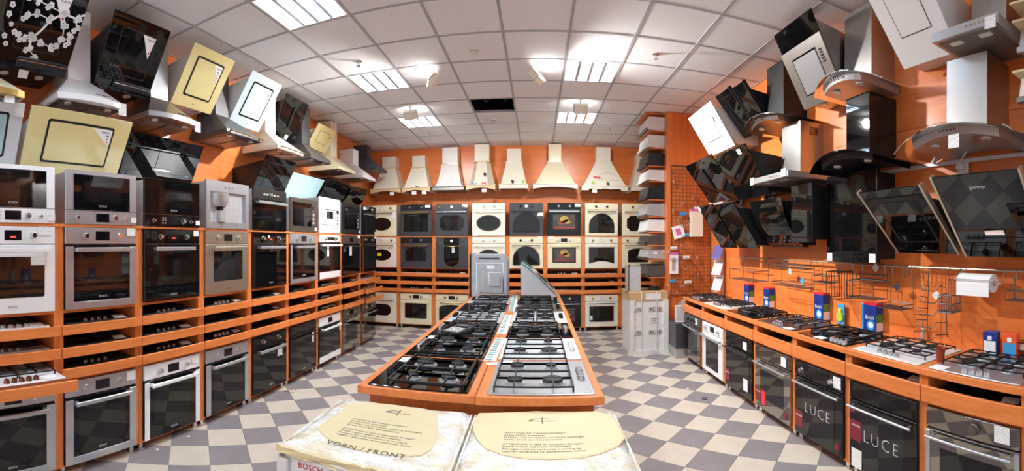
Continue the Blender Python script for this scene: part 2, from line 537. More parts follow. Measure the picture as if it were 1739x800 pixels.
# ---- walls: orange laminate boards with joints
def panel_wall(name, base, axis, lo, hi, step, z_joint, mk):
    w = struct(name, base, 'plain_wall')
    n = max(1, round((hi - lo) / step)); d = (hi - lo) / n
    for i in range(n):
        for z0, z1 in zip(z_joint[:-1], z_joint[1:]):
            part(w, 'panel', mk(lo + i * d + .0012, lo + (i + 1) * d - .0012, z0 + .0012, z1 - .0012), 'wall_wood_' + axis)
    return w
ZJ = [0.0, 2.55, CEIL]
panel_wall('wall_left', G().box(WL - .12, WL - .02, WREAR, WB + .12, 0, CEIL + .4), 'y', WREAR, WB, 1.63, ZJ, lambda a, b, c, d: G().box(WL - .02, WL, a, b, c, d, .001))
panel_wall('wall_back', G().box(WL, WR, WB + .02, WB + .12, 0, CEIL + .4), 'x', WL, WR, 1.46, ZJ, lambda a, b, c, d: G().box(a, b, WB, WB + .02, c, d, .001))
panel_wall('wall_right', G().box(WR + .02, WR + .12, WREAR, WB + .12, 0, CEIL + .4), 'y', WREAR, WB, 1.63, ZJ, lambda a, b, c, d: G().box(WR, WR + .02, a, b, c, d, .001))
# behind the camera no rear wall is built, letting the world background in as added fill light; a lintel closes the ceiling void
struct('wall_rear', G().box(WL, WR, WREAR - .1, WREAR, CEIL - .02, CEIL + .46), 'plain_wall')
# tall boxed pier between the back row and the right counter
pier = struct('wall_pier', G().box(1.87, WR, 6.05, 6.93, 0, CEIL - .005), 'plain_wall')
part(pier, 'panel', G().box(1.85, WR, 6.03, 6.05, 0, CEIL - .006, .002), 'wall_wood_z')
part(pier, 'panel', G().box(1.85, 1.87, 6.05, 6.95, 0, CEIL - .006, .002), 'wall_wood_z')

# ---- recessed fluorescent luminaires
for (j, k) in LAMP_CELLS:
    x, y = CX0 + .6 * j + .3, CY0 + .6 * k + .3
    side = 'left' if j == -2 else 'right'
    row = {-1: 'nearest the camera', 2: 'halfway down the room', 5: 'nearest the back wall'}.get(k, 'behind the camera')
    if k < -1: lab = f'recessed fluorescent ceiling light behind the viewer, {side} row, {ORD[(-4 - k) // 3]} behind'
    else: lab = f'square recessed fluorescent ceiling light with louvres, {side} of the room, {row}'
    t = thing('ceiling_light', lab, 'ceiling light', (x, y, CEIL), 0, 'recessed fluorescent ceiling lights')
    g = G()
    hs = .283
    g.box(-hs, hs, -hs, hs, .095, .10)
    for s in (-1, 1):
        g.box(s * hs, s * (hs + .004), -hs, hs, 0, .1); g.box(-hs, hs, s * hs, s * (hs + .004), 0, .1)
    part(t, 'housing', g, 'reflector', key='lamp_housing')
    g = G().frame([(-.29, -.29), (.29, -.29), (.29, .29), (-.29, .29)], [(-.275, -.275), (.275, -.275), (.275, .275), (-.275, .275)], -.004, .004)
    part(t, 'rim', g, 'white_paint', rot=(pi / 2, 0, 0), key='lamp_rim')
    for i in range(4):
        part(t, 'tube', G().cyl((-.205 + .1367 * i, -.26, .06), .014, .52, 10, 'y').sm(), 'tube', key=f'lamp_tube{i}')
    for i in range(3):
        xx = -.1367 + .1367 * i
        part(t, 'reflector_blade', G().prism([(xx - .016, .0), (xx + .016, 0), (xx + .003, .034), (xx - .003, .034)], -.28, .28), 'reflector', key=f'lamp_blade{i}')
    for i in range(8):
        yy = -.245 + .07 * i
        part(t, 'louvre_slat', G().prism_x([(yy - .003, .0), (yy + .003, 0), (yy + .001, .022), (yy - .001, .022)], -.28, .28), 'reflector', key=f'lamp_slat{i}')

# ---- small halogen floodlights screwed to the ceiling
def floodlight(label, x, y, aim, power, spread=110):
    t = thing('floodlight', label, 'floodlight', (x, y, CEIL), 0, 'small ceiling floodlights')
    d = (Vector(aim) - Vector((x, y, CEIL - .11))).normalized()
    rz = atan2(d.x, -d.y)          # local -y is the shining side
    rx = math.asin(max(-1, min(1, d.z)))
    t.rotation_euler = (0, 0, rz)
    part(t, 'bracket', G().box(-.012, .012, -.012, .012, -.075, 0).box(-.04, .04, -.03, .03, -.006, 0), 'plastic_white')
    h = part(t, 'head', G().box(-.09, .09, -.03, .05, -.06, .06, .012).box(-.1, .1, -.035, -.025, -.068, .068, .004), 'ivory', (0, 0, -.12), (rx * -1.0 * -1, 0, 0))
    part(h, 'lamp_glass', G().box(-.08, .08, -.040, -.0355, -.048, .048), 'flood_glow')
    L = bpy.data.lights.new('flood_beam', 'AREA')
    L.shape = 'RECTANGLE'; L.size = .15; L.size_y = .09; L.energy = power; L.color = (1.0, .97, .92); L.spread = radians(spread)
    lo = bpy.data.objects.new('flood_beam', L); COL.objects.link(lo)
    p = Vector((x, y, CEIL - .12)) + d * .06
    lo.location = p
    lo.rotation_euler = d.to_track_quat('-Z', 'Y').to_euler()
    return t
def cell(px, py): return on_z(px, py, CEIL - .08)
p = cell(735, 131); floodlight('small cream floodlight between the hoods and the open ceiling cell, aimed at the left hoods', p[0], p[1], (-3.3, 4.0, 1.7), FLOOD_POWER * 1.2, 122)
p = cell(912, 124); floodlight('small dazzling floodlight beside the middle right ceiling light', p[0], p[1], (2.5, 3.6, 1.5), FLOOD_POWER * 1.8, 122)
p = cell(697, 191); floodlight('boxy floodlight in front of the far left ceiling light, turned to the back wall', p[0], p[1], (-1.4, 8.4, 1.7), FLOOD_POWER * .36)
p = cell(986, 180); floodlight('boxy floodlight in front of the far right ceiling light, turned to the back wall', p[0], p[1], (.6, 8.4, 1.7), FLOOD_POWER * .36)

# ---- detectors and sprinkler heads
def detector(px, py, label):
    x, y, _ = on_z(px, py, CEIL)
    t = thing('smoke_detector', label, 'smoke detector', (x, y, CEIL), 0, 'round smoke detectors')
    part(t, 'base', G().lathe((0, 0, -.012), [(.05, 0), (.052, .012)], 18).sm(), 'plastic_white')
    part(t, 'cap', G().lathe((0, 0, -.045), [(.018, 0), (.036, .004), (.042, .014), (.042, .033)], 18).sm(), 'plastic_white')
    part(t, 'vent_ring', G().lathe((0, 0, -.03), [(.043, 0), (.043, .006)], 18), 'dark_grey')
detector(805, 84, 'round white smoke detector on the ceiling nearer the camera')
detector(838, 203, 'round white smoke detector just behind the open ceiling cell')
def sprinkler(px, py, label):
    x, y, _ = on_z(px, py, CEIL)
    t = thing('sprinkler_head', label, 'sprinkler', (x, y, CEIL), 0, 'chrome sprinkler heads')
    part(t, 'rosette', G().lathe((0, 0, -.012), [(.02, 0), (.036, .008), (.036, .012)], 16).sm(), 'chrome')
    part(t, 'nozzle', G().cyl((0, 0, -.05), .009, .04, 10).cyl((-.014, -.003, -.05), .003, .035, 6).cyl((.014, -.003, -.05), .003, .035, 6).sm(), 'chrome')
    part(t, 'deflector', G().cyl((0, 0, -.054), .02, .004, 14), 'chrome')
sprinkler(609, 104, 'chrome sprinkler head in front of the middle left ceiling light')
sprinkler(1114, 92, 'chrome sprinkler head right of the middle right ceiling light')
sprinkler(729, 224, 'small chrome sprinkler head near the back wall above the white hoods')
sprinkler(1035, 218, 'small chrome sprinkler head near the back wall, right side')
# ================================================================== oven cabinets
TRAYS = [(.695, .764), (.842, .911), (1.0, 1.068)]     # bottom, middle, top tray fronts
TRAY_NAME = ['bottom', 'middle', 'top']
SHELF_TOP = 1.775
def oven_cabinet(label, loc, rot, group, pulled=None, depth=.62):
    W = PITCH
    t = thing('oven_cabinet', label, 'cabinet', loc, rot, group)
    sw = .036
    gz = 'wood_z'
    gx = 'wood_x' if abs(sin(rot)) < .5 else 'wood_y'
    for s in (-1, 1):
        part(t, 'side_panel', G().box(s * (W/2 - sw), s * (W/2 - .0005), 0, depth, .06, SHELF_TOP - .02, .001), gz, key=f'cab_side{s}{depth}')
    a = W/2 - sw
    for z0, z1 in ((.06, .074), (.668, .684), (1.148, 1.168)):
        part(t, 'shelf', G().box(-a, a, .002, depth - .02, z0, z1, .001), gx, key=f'cab_shelf{z0}{gx}{depth}')
    part(t, 'top_board', G().box(-W/2 + .0005, W/2 - .0005, -.012, depth, SHELF_TOP - .02, SHELF_TOP, .002), gx, key=f'cab_top{gx}{depth}')
    part(t, 'back_panel', G().box(-a, a, depth - .012, depth - .004, .074, SHELF_TOP - .02), gx, key=f'cab_back{gx}{depth}')
    for sx in (-1, 1):
        for yy in (.04, depth - .05):
            part(t, 'foot', G().cyl((sx * (W/2 - .045), yy, 0.002), .021, .058, 12).cyl((sx * (W/2 - .045), yy, 0), .027, .012, 12).sm(), 'chrome', key=f'cab_foot{sx}{yy}')
    for i, (z0, z1) in enumerate(TRAYS):
        out = .045 if pulled is None else pulled[i]
        b = part(t, 'tray', G().box(-a + .004, a - .004, 0, depth - .1, 0, .012), gx, (0, -out + .018, z0 + .006), key=f'tray{gx}{depth}')
        part(b, 'tray_front', G().box(-W/2 + .003, W/2 - .003, -.018, 0, -.006, z1 - z0 - .006, .002), gx, key=f'trayf{gx}{i}')
    return t

# ================================================================== ovens, microwaves
def handle_bar(parent, w, z, y, mat, kind='round', name='handle'):
    g = G()
    if kind == 'round':
        g.cyl((-w/2, y - .04, z), .0085, w, 10, 'x')
        for s in (-1, 1): g.cyl((s * (w/2 - .03), y - .04, z), .006, .042, 8, 'y')
        g.sm()
    elif kind == 'flat':
        g.box(-w/2, w/2, y - .046, y - .034, z - .015, z + .015, .004)
        for s in (-1, 1): g.box(s * (w/2 - .03), s * (w/2 - .005), y - .036, y, z - .012, z + .012)
    elif kind == 'bow':
        pts = [(-w/2 + w * k / 10, y - .012 - .03 * sin(pi * k / 10), z - .012 * sin(pi * k / 10)) for k in range(11)]
        g.tube(pts, .008, 8).sm()
        for s in (-1, 1): g.cyl((s * w/2, y - .016, z), .012, .018, 10, 'y')
    return part(parent, name, g, mat)

def knob(parent, x, z, y, mat, r=.019, ptr='black'):
    k = part(parent, 'knob', G().loft([[(rr * cos(2*pi*j/14), yy, -rr * sin(2*pi*j/14)) for j in range(14)] for rr, yy in ((r + .004, 0), (r + .003, -.006), (r, -.008), (r * .9, -.026))]).sm(), mat, (x, y, z), key=f'knob{mat}{r}')
    return k

def dial(parent, x, z, y, r=.03):
    d = part(parent, 'clock', G().cyl((0, -.008, 0), r, .008, 18, 'y').sm(), 'chrome', (x, y, z), key=f'dialrim{r}')
    part(d, 'clock_face', G().cyl((0, -.0095, 0), r * .82, .004, 18, 'y'), 'paper', key=f'dialface{r}')
    part(d, 'clock_hand', G().box(-.0012, .0012, -.0115, -.0095, 0, r * .7).box(0, r * .5, -.0115, -.0095, -.0012, .0012), 'ink', key=f'dialhand{r}')

def tag(parent, x, z, y, w=.075, h=.055, tilt=0.0, name='price_tag'):
    return part(parent, name, G().box(-w/2, w/2, -.0012, 0, -h/2, h/2), 'printed_card', (x, y, z), (0, tilt, 0), key=f'tag{w}{h}')

def oven(label, loc, rot, kind='band', col='steel', w=.595, h=.592, fascia=.118, stile=.062, rail=.055, win=None, rim=None, glass='black_glass',
         handle=('flat', 'steel', .47), knobs=(-.14, .14), kmat='chrome', kr=.019, display=True, dialx=None, logo='BOSCH', logo_z=None, tags=((.24, .565),), food=False, group=None, cat='oven', name='built_in_oven', fcol=None, depth=.5, deco=None, led=False):
    t = thing(name, label, cat, loc, rot, group)
    y = -.020
    part(t, 'body', G().box(-w/2 + .022, w/2 - .022, .001, depth, .008, h - .008), 'galvanised', key=f'obody{w}{h}{depth}')
    fcol = fcol or col
    zf = h - fascia
    fp = part(t, 'control_panel', G().box(-w/2, w/2, y, .0, zf + .003, h, .0025), fcol, key=f'ofas{w}{h}{fascia}{fcol}')
    dz = zf - .004
    dcol = {'band': glass, 'solid': col, 'glass': glass}[kind]
    door = part(t, 'door', G().box(-w/2, w/2, y - .002, 0, .003, dz, .003), dcol, key=f'odoor{w}{dz}{dcol}')
    yd = y - .002
    if kind == 'band':
        if stile:
            for s in (-1, 1):
                part(door, 'stile', G().box(s * (w/2 - stile), s * w/2, yd - .0035, yd, .003, dz - .012, .001), col, key=f'ostile{s}{w}{stile}{dz}{col}{yd}')
        if rail:
            a = w/2 - (stile or 0)
            part(door, 'bottom_rail', G().box(-a, a, yd - .0035, yd, .003, rail, .001), col, key=f'orail{a}{rail}{col}')
        part(door, 'window', G().box(-w/2 + .10, w/2 - .10, yd - .001, yd, .11, dz - .10), 'window_glass', key=f'obw{w}{dz}')
    if win:
        shape, ww, wh, wz = win
        P = {'rect': lambda: p_rect(ww, wh, .012), 'round': lambda: p_rect(ww, wh, .05), 'stadium': lambda: p_rect(ww, wh, wh * .48, 6), 'oval': lambda: p_oval(ww, wh), 'arch': lambda: p_arch(ww, wh), 'archtop': lambda: p_arch(ww, wh, 12, .06), 'lens': lambda: p_lens(ww, wh), 'chamfer': lambda: p_chamfer(ww, wh), 'u': lambda: p_u(ww, wh)}[shape]()
        Pz = p_at(P, 0, wz)
        wo = part(door, 'window', G().prism(Pz, yd - .002, yd), 'window_glass')
        if rim:
            part(wo, 'window_rim', G().frame(p_at(p_scale(P, .012), 0, wz), Pz, yd - .006, yd), rim)
        if deco == 'rack':
            g = G()
            for q in (-.04, .04): g.tube([(-ww * .36, yd - .0025, wz + q), (ww * .36, yd - .0025, wz + q)], .002, 4)
            part(wo, 'rack', g, 'dark_steel')
        if food:
            part(wo, 'picture', G().prism(p_at(p_rect(ww * .86, wh * .84), 0, wz), yd - .0025, yd - .002), 'food_brown')
            for (fx_, fz_, a, b, m) in ((.0, .05, .34, .40, 'food_yellow'), (.1, .0, .3, .25, 'food_yellow'), (-.1, -.02, .22, .2, 'food_red')):
                part(wo, 'food_print', G().prism(p_at(p_oval(ww * a, wh * b, 14), fx_ * ww, wz + fz_), yd - .003, yd - .0025), m)
            part(wo, 'food_print', G().box(-ww * .38, ww * .42, yd - .0032, yd - .0025, wz - wh * .40, wz - wh * .30), 'food_red')
    if handle:
        handle_bar(door, handle[2], dz - .035 if len(handle) < 4 else handle[3], yd, handle[1], handle[0])
    zk = zf + fascia * .5
    for x in knobs: knob(t, x, zk, y, kmat, kr)
    if display is True:
        d = part(t, 'display', G().box(-.058, .058, y - .0015, y, zk - .033, zk + .033), 'display', key=f'odisp{zk}')
        if led: part(d, 'clock_digits', G().box(-.02, .02, y - .002, y - .0015, zk - .016, zk - .006), 'led_red')
    elif display == 'strip':
        part(t, 'display', G().box(-.14, .14, y - .0015, y, zk - .02, zk + .02), 'display', key=f'ostrip{zk}')
    if dialx is not None: dial(t, dialx, zk, y)
    if logo:
        text(t, 'brand_lettering', logo, .020, 'logo_silver' if (kind != 'solid') else 'grey_text', (0, yd - .0042, logo_z or (.085 if kind == 'band' and rail else .05)))
    for q in tags:
        zz = q[1]
        tag(t, q[0], zz, y - .004 if zz > zf else yd - .0045, *(q[2:4] if len(q) > 3 else ()))
    return t

def microwave(label, loc, rot, style, col, h=.385, w=.594, group=None, name='microwave_oven', cat='microwave', tags=((.26, .035),)):
    t = thing(name, label, cat, loc, rot, group)
    y = -.02
    part(t, 'body', G().box(-w/2 + .03, w/2 - .03, .001, .42, .004, h - .01), 'galvanised', key=f'mbody{h}{w}')
    if style == 'bottom':
        cz = .098
        part(t, 'control_panel', G().box(-w/2, w/2, y, 0, 0, cz - .002, .002), col, key=f'mcp{col}')
        d = part(t, 'door', G().box(-w/2, w/2, y, 0, cz + .002, h, .002), col, key=f'mdoor{col}{h}')
        gl = part(d, 'door_glass', G().box(-w/2 + .062, w/2 - .062, y - .003, y, cz + .004, h - .03, .001), 'black_glass', key=f'mgl{h}')
        part(gl, 'window', G().box(-.15, .15, y - .004, y - .003, cz + .06, h - .08), 'window_glass', key=f'mw{h}')
        text(gl, 'brand_lettering', 'BOSCH', .02, 'logo_silver', (0, y - .0045, cz + .035))
        part(t, 'display', G().box(-.055, .055, y - .0015, y, .018, .08), 'display')
        knob(t, .10, .048, y, 'chrome', .02)
        for x in (-.21, .19): knob(t, x, .045, y, 'chrome', .011)
        for x in (-.115, -.09):
            for z in (.028, .05, .07): part(t, 'button', G().cyl((0, -.003, 0), .007, .003, 8, 'y'), 'silver_plastic', (x, y, z), key='mbtn')
    elif style == 'side':
        part(t, 'frame', G().box(-w/2, w/2, y, 0, 0, h, .003), col, key=f'msf{col}{h}')
        d = part(t, 'door', G().box(-w/2 + .05, w/2 - .13, y - .006, y, .07, h - .05, .002), 'black_glass')
        part(d, 'window', G().box(-w/2 + .1, w/2 - .19, y - .007, y - .006, .12, h - .1), 'window_glass')
        part(t, 'display', G().box(w/2 - .10, w/2 - .05, y - .002, y, h - .12, h - .08), 'display')
        for i in range(3): part(t, 'button', G().box(w/2 - .095, w/2 - .055, y - .003, y, .10 + .05 * i, .13 + .05 * i, .001), 'silver_plastic' if col != 'white_enamel' else 'grey_text')
    elif style == 'white':
        part(t, 'frame', G().box(-w/2, w/2, y, 0, 0, h, .004), col)
        d = part(t, 'door', G().box(-w/2 + .06, w/2 - .16, y - .008, y, .11, h - .11, .003), col)
        part(d, 'window', G().box(-.12, .06, y - .0095, y - .008, .19, h - .18), 'black_glass')
        part(d, 'handle', G().box(-.16, .12, y - .02, y - .008, h - .155, h - .14, .003), col)
        part(t, 'display', G().box(w/2 - .12, w/2 - .05, y - .002, y, h - .19, h - .155), 'display')
        for i in range(4): part(t, 'button', G().box(w/2 - .11, w/2 - .06, y - .003, y, .12 + .045 * i, .145 + .045 * i, .001), 'grey_text')
        for zz in (.07, h - .07): part(t, 'frame_groove', G().box(-w/2 + .05, w/2 - .05, y - .001, y, zz, zz + .004), 'grey_text')
    elif style == 'oven':
        part(t, 'control_panel', G().box(-w/2, w/2, y, 0, h - .115, h, .002), col)
        d = part(t, 'door', G().box(-w/2, w/2, y - .002, 0, 0, h - .12, .002), 'black_glass')
        part(d, 'window', G().box(-.18, .20, y - .003, y - .002, .09, h - .22), 'window_glass')
        handle_bar(d, .52, h - .15, y, 'steel', 'flat')
        for x in (-.13, -.08, .05, .11): part(t, 'button', G().box(x, x + .035, y - .003, y, h - .07, h - .052, .001), 'silver_plastic')
        knob(t, -.015, h - .06, y, 'chrome', .018)
    elif style == 'coffee':
        fw = .05
        part(t, 'frame', G().frame(p_at(p_rect(w, h), 0, h/2), p_at(p_rect(w - 2 * fw, h - .16), 0, h/2 - .02), y - .004, .0), col)
        part(t, 'niche', G().box(-w/2 + fw, w/2 - fw, .10, .11, .06, h - .10).box(-w/2 + fw, w/2 - fw, 0, .11, .05, .06).box(-w/2 + fw - .005, -w/2 + fw, 0, .11, .05, h - .1).box(w/2 - fw, w/2 - fw + .005, 0, .11, .05, h - .1).box(-w/2 + fw, w/2 - fw, 0, .11, h - .1, h - .095), 'brushed')
        sp = part(t, 'dispenser', G().lathe((-.10, .03, h - .235), [(.085, 0), (.105, .03), (.11, .12)], 20).sm(), 'silver_plastic')
        part(sp, 'spout', G().box(-.125, -.075, -.03, .03, h - .30, h - .23, .008), 'black')
        part(t, 'drip_tray', G().lathe((-.10, .04, .062), [(.085, 0), (.075, .10), (.07, .105)], 18).sm(), 'steel')
        for x in (-.05, .0, .05): part(t, 'button', G().cyl((x, y - .008, h - .055), .008, .005, 10, 'y'), 'chrome')
        for x in (-.1, .12): part(t, 'frame_joint', G().box(x, x + .002, y - .005, y - .004, .006, .055), 'dark_grey')
    for q in tags: tag(t, q[0], q[1], y - .005, .05, .04)
    return t

# ================================================================== hobs
def grate(parent, x0, x1, y0, y1, z, burners, mat='cast_iron', bar=.0034, h=.028, round_=False):
    g = G()
    b = bar
    for yy in (y0, y1): g.box(x0, x1, yy - b, yy + b, z + h - 2 * b, z + h)
    for xx in (x0, x1): g.box(xx - b, xx + b, y0, y1, z + h - 2 * b, z + h)
    for xx in (x0, x1):
        for yy in (y0, y1): g.box(xx - b, xx + b, yy - b, yy + b, z, z + h)
    for bx, by, br in burners:
        for dx, dy in ((1, 0), (-1, 0), (0, 1), (0, -1)):
            ex = x1 if dx > 0 else x0
            ey = y1 if dy > 0 else y0
            if dx: g.box(bx + dx * br * .35, ex, by - b * .8, by + b * .8, z + h - 1.6 * b, z + h + .004)
            else: g.box(bx - b * .8, bx + b * .8, by + dy * br * .35, ey, z + h - 1.6 * b, z + h + .004)
    return part(parent, 'pan_support', g, mat)

def burner(parent, x, y, z, r, wok=False):
    b = part(parent, 'burner', G().lathe((0, 0, 0), [(r * 1.3, 0), (r * 1.25, .005), (r * .95, .007), (r * .88, .019)], 18).sm(), 'galvanised', (x, y, z), key=f'burner{r}')
    part(b, 'burner_cap', G().lathe((0, 0, .018), [(r * 1.0, 0), (r * 1.02, .007), (r * .9, .012)], 18).sm(), 'black_matt', key=f'bcap{r}')
    if wok: part(b, 'outer_ring', G().lathe((0, 0, 0), [(r * 1.9, 0), (r * 1.85, .012), (r * 1.5, .014), (r * 1.45, .004)], 20).sm(), 'black_matt', key=f'bwok{r}')

def hob(label, loc, rot, mat='black_glass', w=.58, d=.50, layout='four', knobs='front', kmat='chrome', nk=4, group=None, grates=2, bar=.0036, edge=None, card=None, knobrow=None):
    """x = width, -y = user side"""
    t = thing('gas_hob', label, 'hob', loc, rot, group)
    part(t, 'top_plate', G().box(-w/2, w/2, -d/2, d/2, .0, .008, .003), mat, key=f'hobplate{mat}{w}{d}')
    if edge: part(t, 'edge_trim', G().box(-w/2 - .004, w/2 + .004, -d/2 - .004, d/2 + .004, .0, .004), edge, key=f'hobedge{edge}{w}{d}')
    z = .008
    ky = -d/2 + .045
    cy = .035 if knobs == 'front' else 0
    hd = d - .13 if knobs == 'front' else d - .06
    hw = w - .06 if knobs == 'front' else w - .14
    ox = 0 if knobs == 'front' else -.045
    qx, qy = hw * .25, hd * .25
    rs = [.052, .040, .040, .030]
    if layout == 'four':
        B = [(ox - qx, cy + qy, rs[1]), (ox + qx, cy + qy, rs[2]), (ox - qx, cy - qy, rs[0]), (ox + qx, cy - qy, rs[3])]
        for x, y, r in B: burner(t, x, y, z, r)
        halves = [(ox - hw/2, ox - .006), (ox + .006, ox + hw/2)]
        for i in range(2):
            a, b = halves[i]
            bl = [q for q in B if a < q[0] < b]
            if grates == 4:
                for q in bl: grate(t, a, b, q[1] - hd * .24, q[1] + hd * .24, z, [q])
            else: grate(t, a, b, cy - hd/2, cy + hd/2, z, bl, bar=bar)
    elif layout == 'five':
        B = [(ox - hw*.36, cy + qy, rs[1]), (ox + hw*.36, cy + qy, rs[2]), (ox - hw*.36, cy - qy, rs[2]), (ox + hw*.36, cy - qy, rs[3])]
        for x, y, r in B: burner(t, x, y, z, r)
        burner(t, ox, cy, z, .045, True)
        for a, b in ((ox - hw/2, ox - hw*.19), (ox + hw*.19, ox + hw/2)): grate(t, a, b, cy - hd/2, cy + hd/2, z, [q for q in B if a < q[0] < b])
        grate(t, ox - hw*.17, ox + hw*.17, cy - hd/2, cy + hd/2, z, [(ox, cy, .05)])
    elif layout == 'single':
        B = [(ox - qx, cy + qy, rs[1]), (ox + qx, cy + qy, rs[2]), (ox - qx, cy - qy, rs[0]), (ox + qx, cy - qy, rs[3])]
        for x, y, r in B:
            burner(t, x, y, z, r)
            grate(t, x - hw*.2, x + hw*.2, y - hd*.21, y + hd*.21, z, [(x, y, r)], bar=.006)
    elif layout == 'wok':
        burner(t, ox - qx, cy, z, .055, True); grate(t, ox - hw*.48, ox - .01, cy - hd*.45, cy + hd*.45, z, [(ox - qx, cy, .06)], bar=.006)
        B = [(ox + qx, cy + qy, .034), (ox + qx, cy - qy, .024)]
        for q in B: burner(t, *q[:2], z, q[2])
        grate(t, ox + .01, ox + hw*.48, cy - hd*.45, cy + hd*.45, z, B, bar=.006)
    km = G().loft([[(r * cos(2*pi*j/12), r * sin(2*pi*j/12), zz) for j in range(12)] for r, zz in ((.021, 0), (.019, .005), (.016, .022))]).box(-.003, .003, -.016, .016, .022, .026).sm()
    if knobs == 'front':
        x0 = -(nk - 1) * .024 if knobrow is None else knobrow
        for i in range(nk): part(t, 'knob', km, kmat, (x0 + .048 * i, ky, z), key=f'hobknob{kmat}')
    else:
        for i in range(nk): part(t, 'knob', km, kmat, (w/2 - .05, -.09 + .058 * i, z), key=f'hobknob{kmat}')
    if card: part(t, 'price_card', G().box(-.05, .05, -.035, .035, 0, .0015), 'paper', (card[0], card[1], z + .001), (0, 0, card[2] if len(card) > 2 else 0), key='hobcard')
    return t

def tray_hob(label, loc, rot, mat, kmat, nk, card, group):
    """slim hob lying in a display tray; only its front shows"""
    t = thing('display_hob', label, 'hob', loc, rot, group)
    part(t, 'top_plate', G().box(-.275, .275, .03, .49, .0, .05, .003), 'black' if mat == 'black_glass' else mat, key=f'thp{mat}')
    part(t, 'pan_support', G().box(-.25, -.02, .15, .16, .05, .068).box(.02, .25, .15, .16, .05, .068).box(-.25, -.24, .15, .45, .05, .068).box(.24, .25, .15, .45, .05, .068).box(-.15, -.14, .15, .45, .05, .068).box(.14, .15, .15, .45, .05, .068), 'cast_iron', key='thg')
    km = G().lathe((0, 0, 0), [(.019, 0), (.017, .018), (.012, .021)], 10).sm()
    for i in range(nk): part(t, 'knob', km, kmat, (-.10 + .055 * i, .075, .05), key=f'thk{kmat}')
    if card: part(t, 'price_card', G().box(-.05, .05, -.03, .03, 0, .0015), 'printed_card', (.19, .075, .055), (radians(14), 0, radians(random.uniform(-12, 12))), key='thcard')
    return t
# ================================================================== left row of cabinets with ovens
RL = pi / 2          # left row faces +X
LEFTN = ['nearest', 'second', 'third', 'fourth', 'fifth', 'sixth', 'seventh', 'eighth', 'last']
lower_specs = [
 dict(label='steel oven under the pulled-out white hob tray, front of the left row', col='steel', tags=()),
 dict(label='steel oven with black glass door at floor level, second in the left row', col='steel', tags=((.245, .55, .08, .07),)),
 dict(label='white oven with black glass door at floor level, third in the left row', col='white_enamel', rail=.0, stile=.05, handle=('flat', 'white_enamel', .50), tags=((.24, .545, .075, .05),)),
 dict(label='steel oven with black glass door at floor level below the champagne oven', col='steel', tags=(), stile=.06, rail=.0),
 dict(label='all-black oven with white round sticker at floor level, fifth in the left row', kind='glass', col='black_glass', tags=((.16, .36, .09, .075),), display=False, handle=('flat', 'steel', .46)),
 dict(label='black oven with tall sticker at floor level, sixth in the left row', kind='glass', col='black_glass', tags=((.2, .39, .05, .12),), display=False, knobs=(), handle=('round', 'black', .5), win=('rect', .42, .3, .2)),
 dict(label='white oven with white bottom band at floor level, seventh in the left row', col='white_enamel', stile=0, rail=.08, tags=((.27, .40, .035, .12),), handle=('flat', 'white_enamel', .5), knobs=(), display=True),
 dict(label='grey mirror-glass oven at floor level, eighth in the left row', col='dark_steel', stile=0, rail=0, glass='mirror_glass', tags=(), handle=('round', 'steel', .5)),
 dict(label='grey mirror-glass oven at floor level, far end of the left row', col='dark_steel', stile=0, rail=0, glass='mirror_glass', tags=(), handle=('round', 'steel', .5)),
]
mid_specs = [
 dict(label='white oven with framed window and round energy sticker, cut off at the left edge', kind='solid', col='white_enamel', win=('rect', .44, .27, .245), handle=('flat', 'white_enamel', .5), tags=((.22, .555, .09, .06), (.17, .36, .1, .075)), led=True),
 dict(label='steel oven with black door below the steel microwave', col='steel', tags=((.245, .555, .075, .06),)),
 dict(label='black glass oven with steel handle below the black microwave', kind='glass', col='black_glass', tags=((.25, .555, .06, .05),), handle=('flat', 'steel', .42), led=True),
 dict(label='champagne-coloured oven with small window below the coffee machine', kind='solid', col='champagne', win=('rect', .40, .28, .26), handle=('flat', 'champagne', .44), tags=()),
 dict(label='black oven with steel handle below the black compact oven', kind='glass', col='black_glass', tags=((-.04, .54, .03, .03),), handle=('flat', 'steel', .46), led=True),
 dict(label='steel oven with round fan seen in its glass, sixth in the left row', col='steel', stile=.045, rail=.05, tags=(), handle=('flat', 'steel', .44)),
 dict(label='white oven with black glass door and white bottom band, below the white microwave', col='white_enamel', fascia=.10, stile=.0, rail=.09, tags=((.25, .545, .07, .07), (-.08, .36, .06, .13)), handle=('flat', 'white_enamel', .55), display='strip'),
 dict(label='black oven with hanging white tag, eighth in the left row', kind='glass', col='black_glass', fcol='dark_steel', tags=((-.05, .36, .08, .15), (.24, .57, .09, .05)), handle=('round', 'dark_steel', .52), knobs=(), logo=None),
 dict(label='plain black glass oven at the far end of the left row, middle level', kind='glass', col='black_glass', tags=((.25, .57, .09, .05),), handle=('round', 'black', .52), logo=None, display=False),
]
up_specs = [
 ('white microwave with black door, cut off at the left edge', 'bottom', 'white_enamel', .385),
 ('steel microwave with black door and bottom controls', 'bottom', 'steel', .385),
 ('black microwave with silver keypad, third in the left row', 'bottom', 'black_glass', .385),
 ('steel built-in coffee machine with open niche', 'coffee', 'steel', .44),
 ('black compact oven with steel handle beside the coffee machine', 'oven', 'black', .44),
 ('steel microwave with dark window and side controls', 'side', 'dark_steel', .40),
 ('white microwave with small dark window, standing taller than its neighbours', 'white', 'white_enamel', .47),
 ('black microwave with dark steel bands next to the white microwave', 'side', 'black', .46),
]
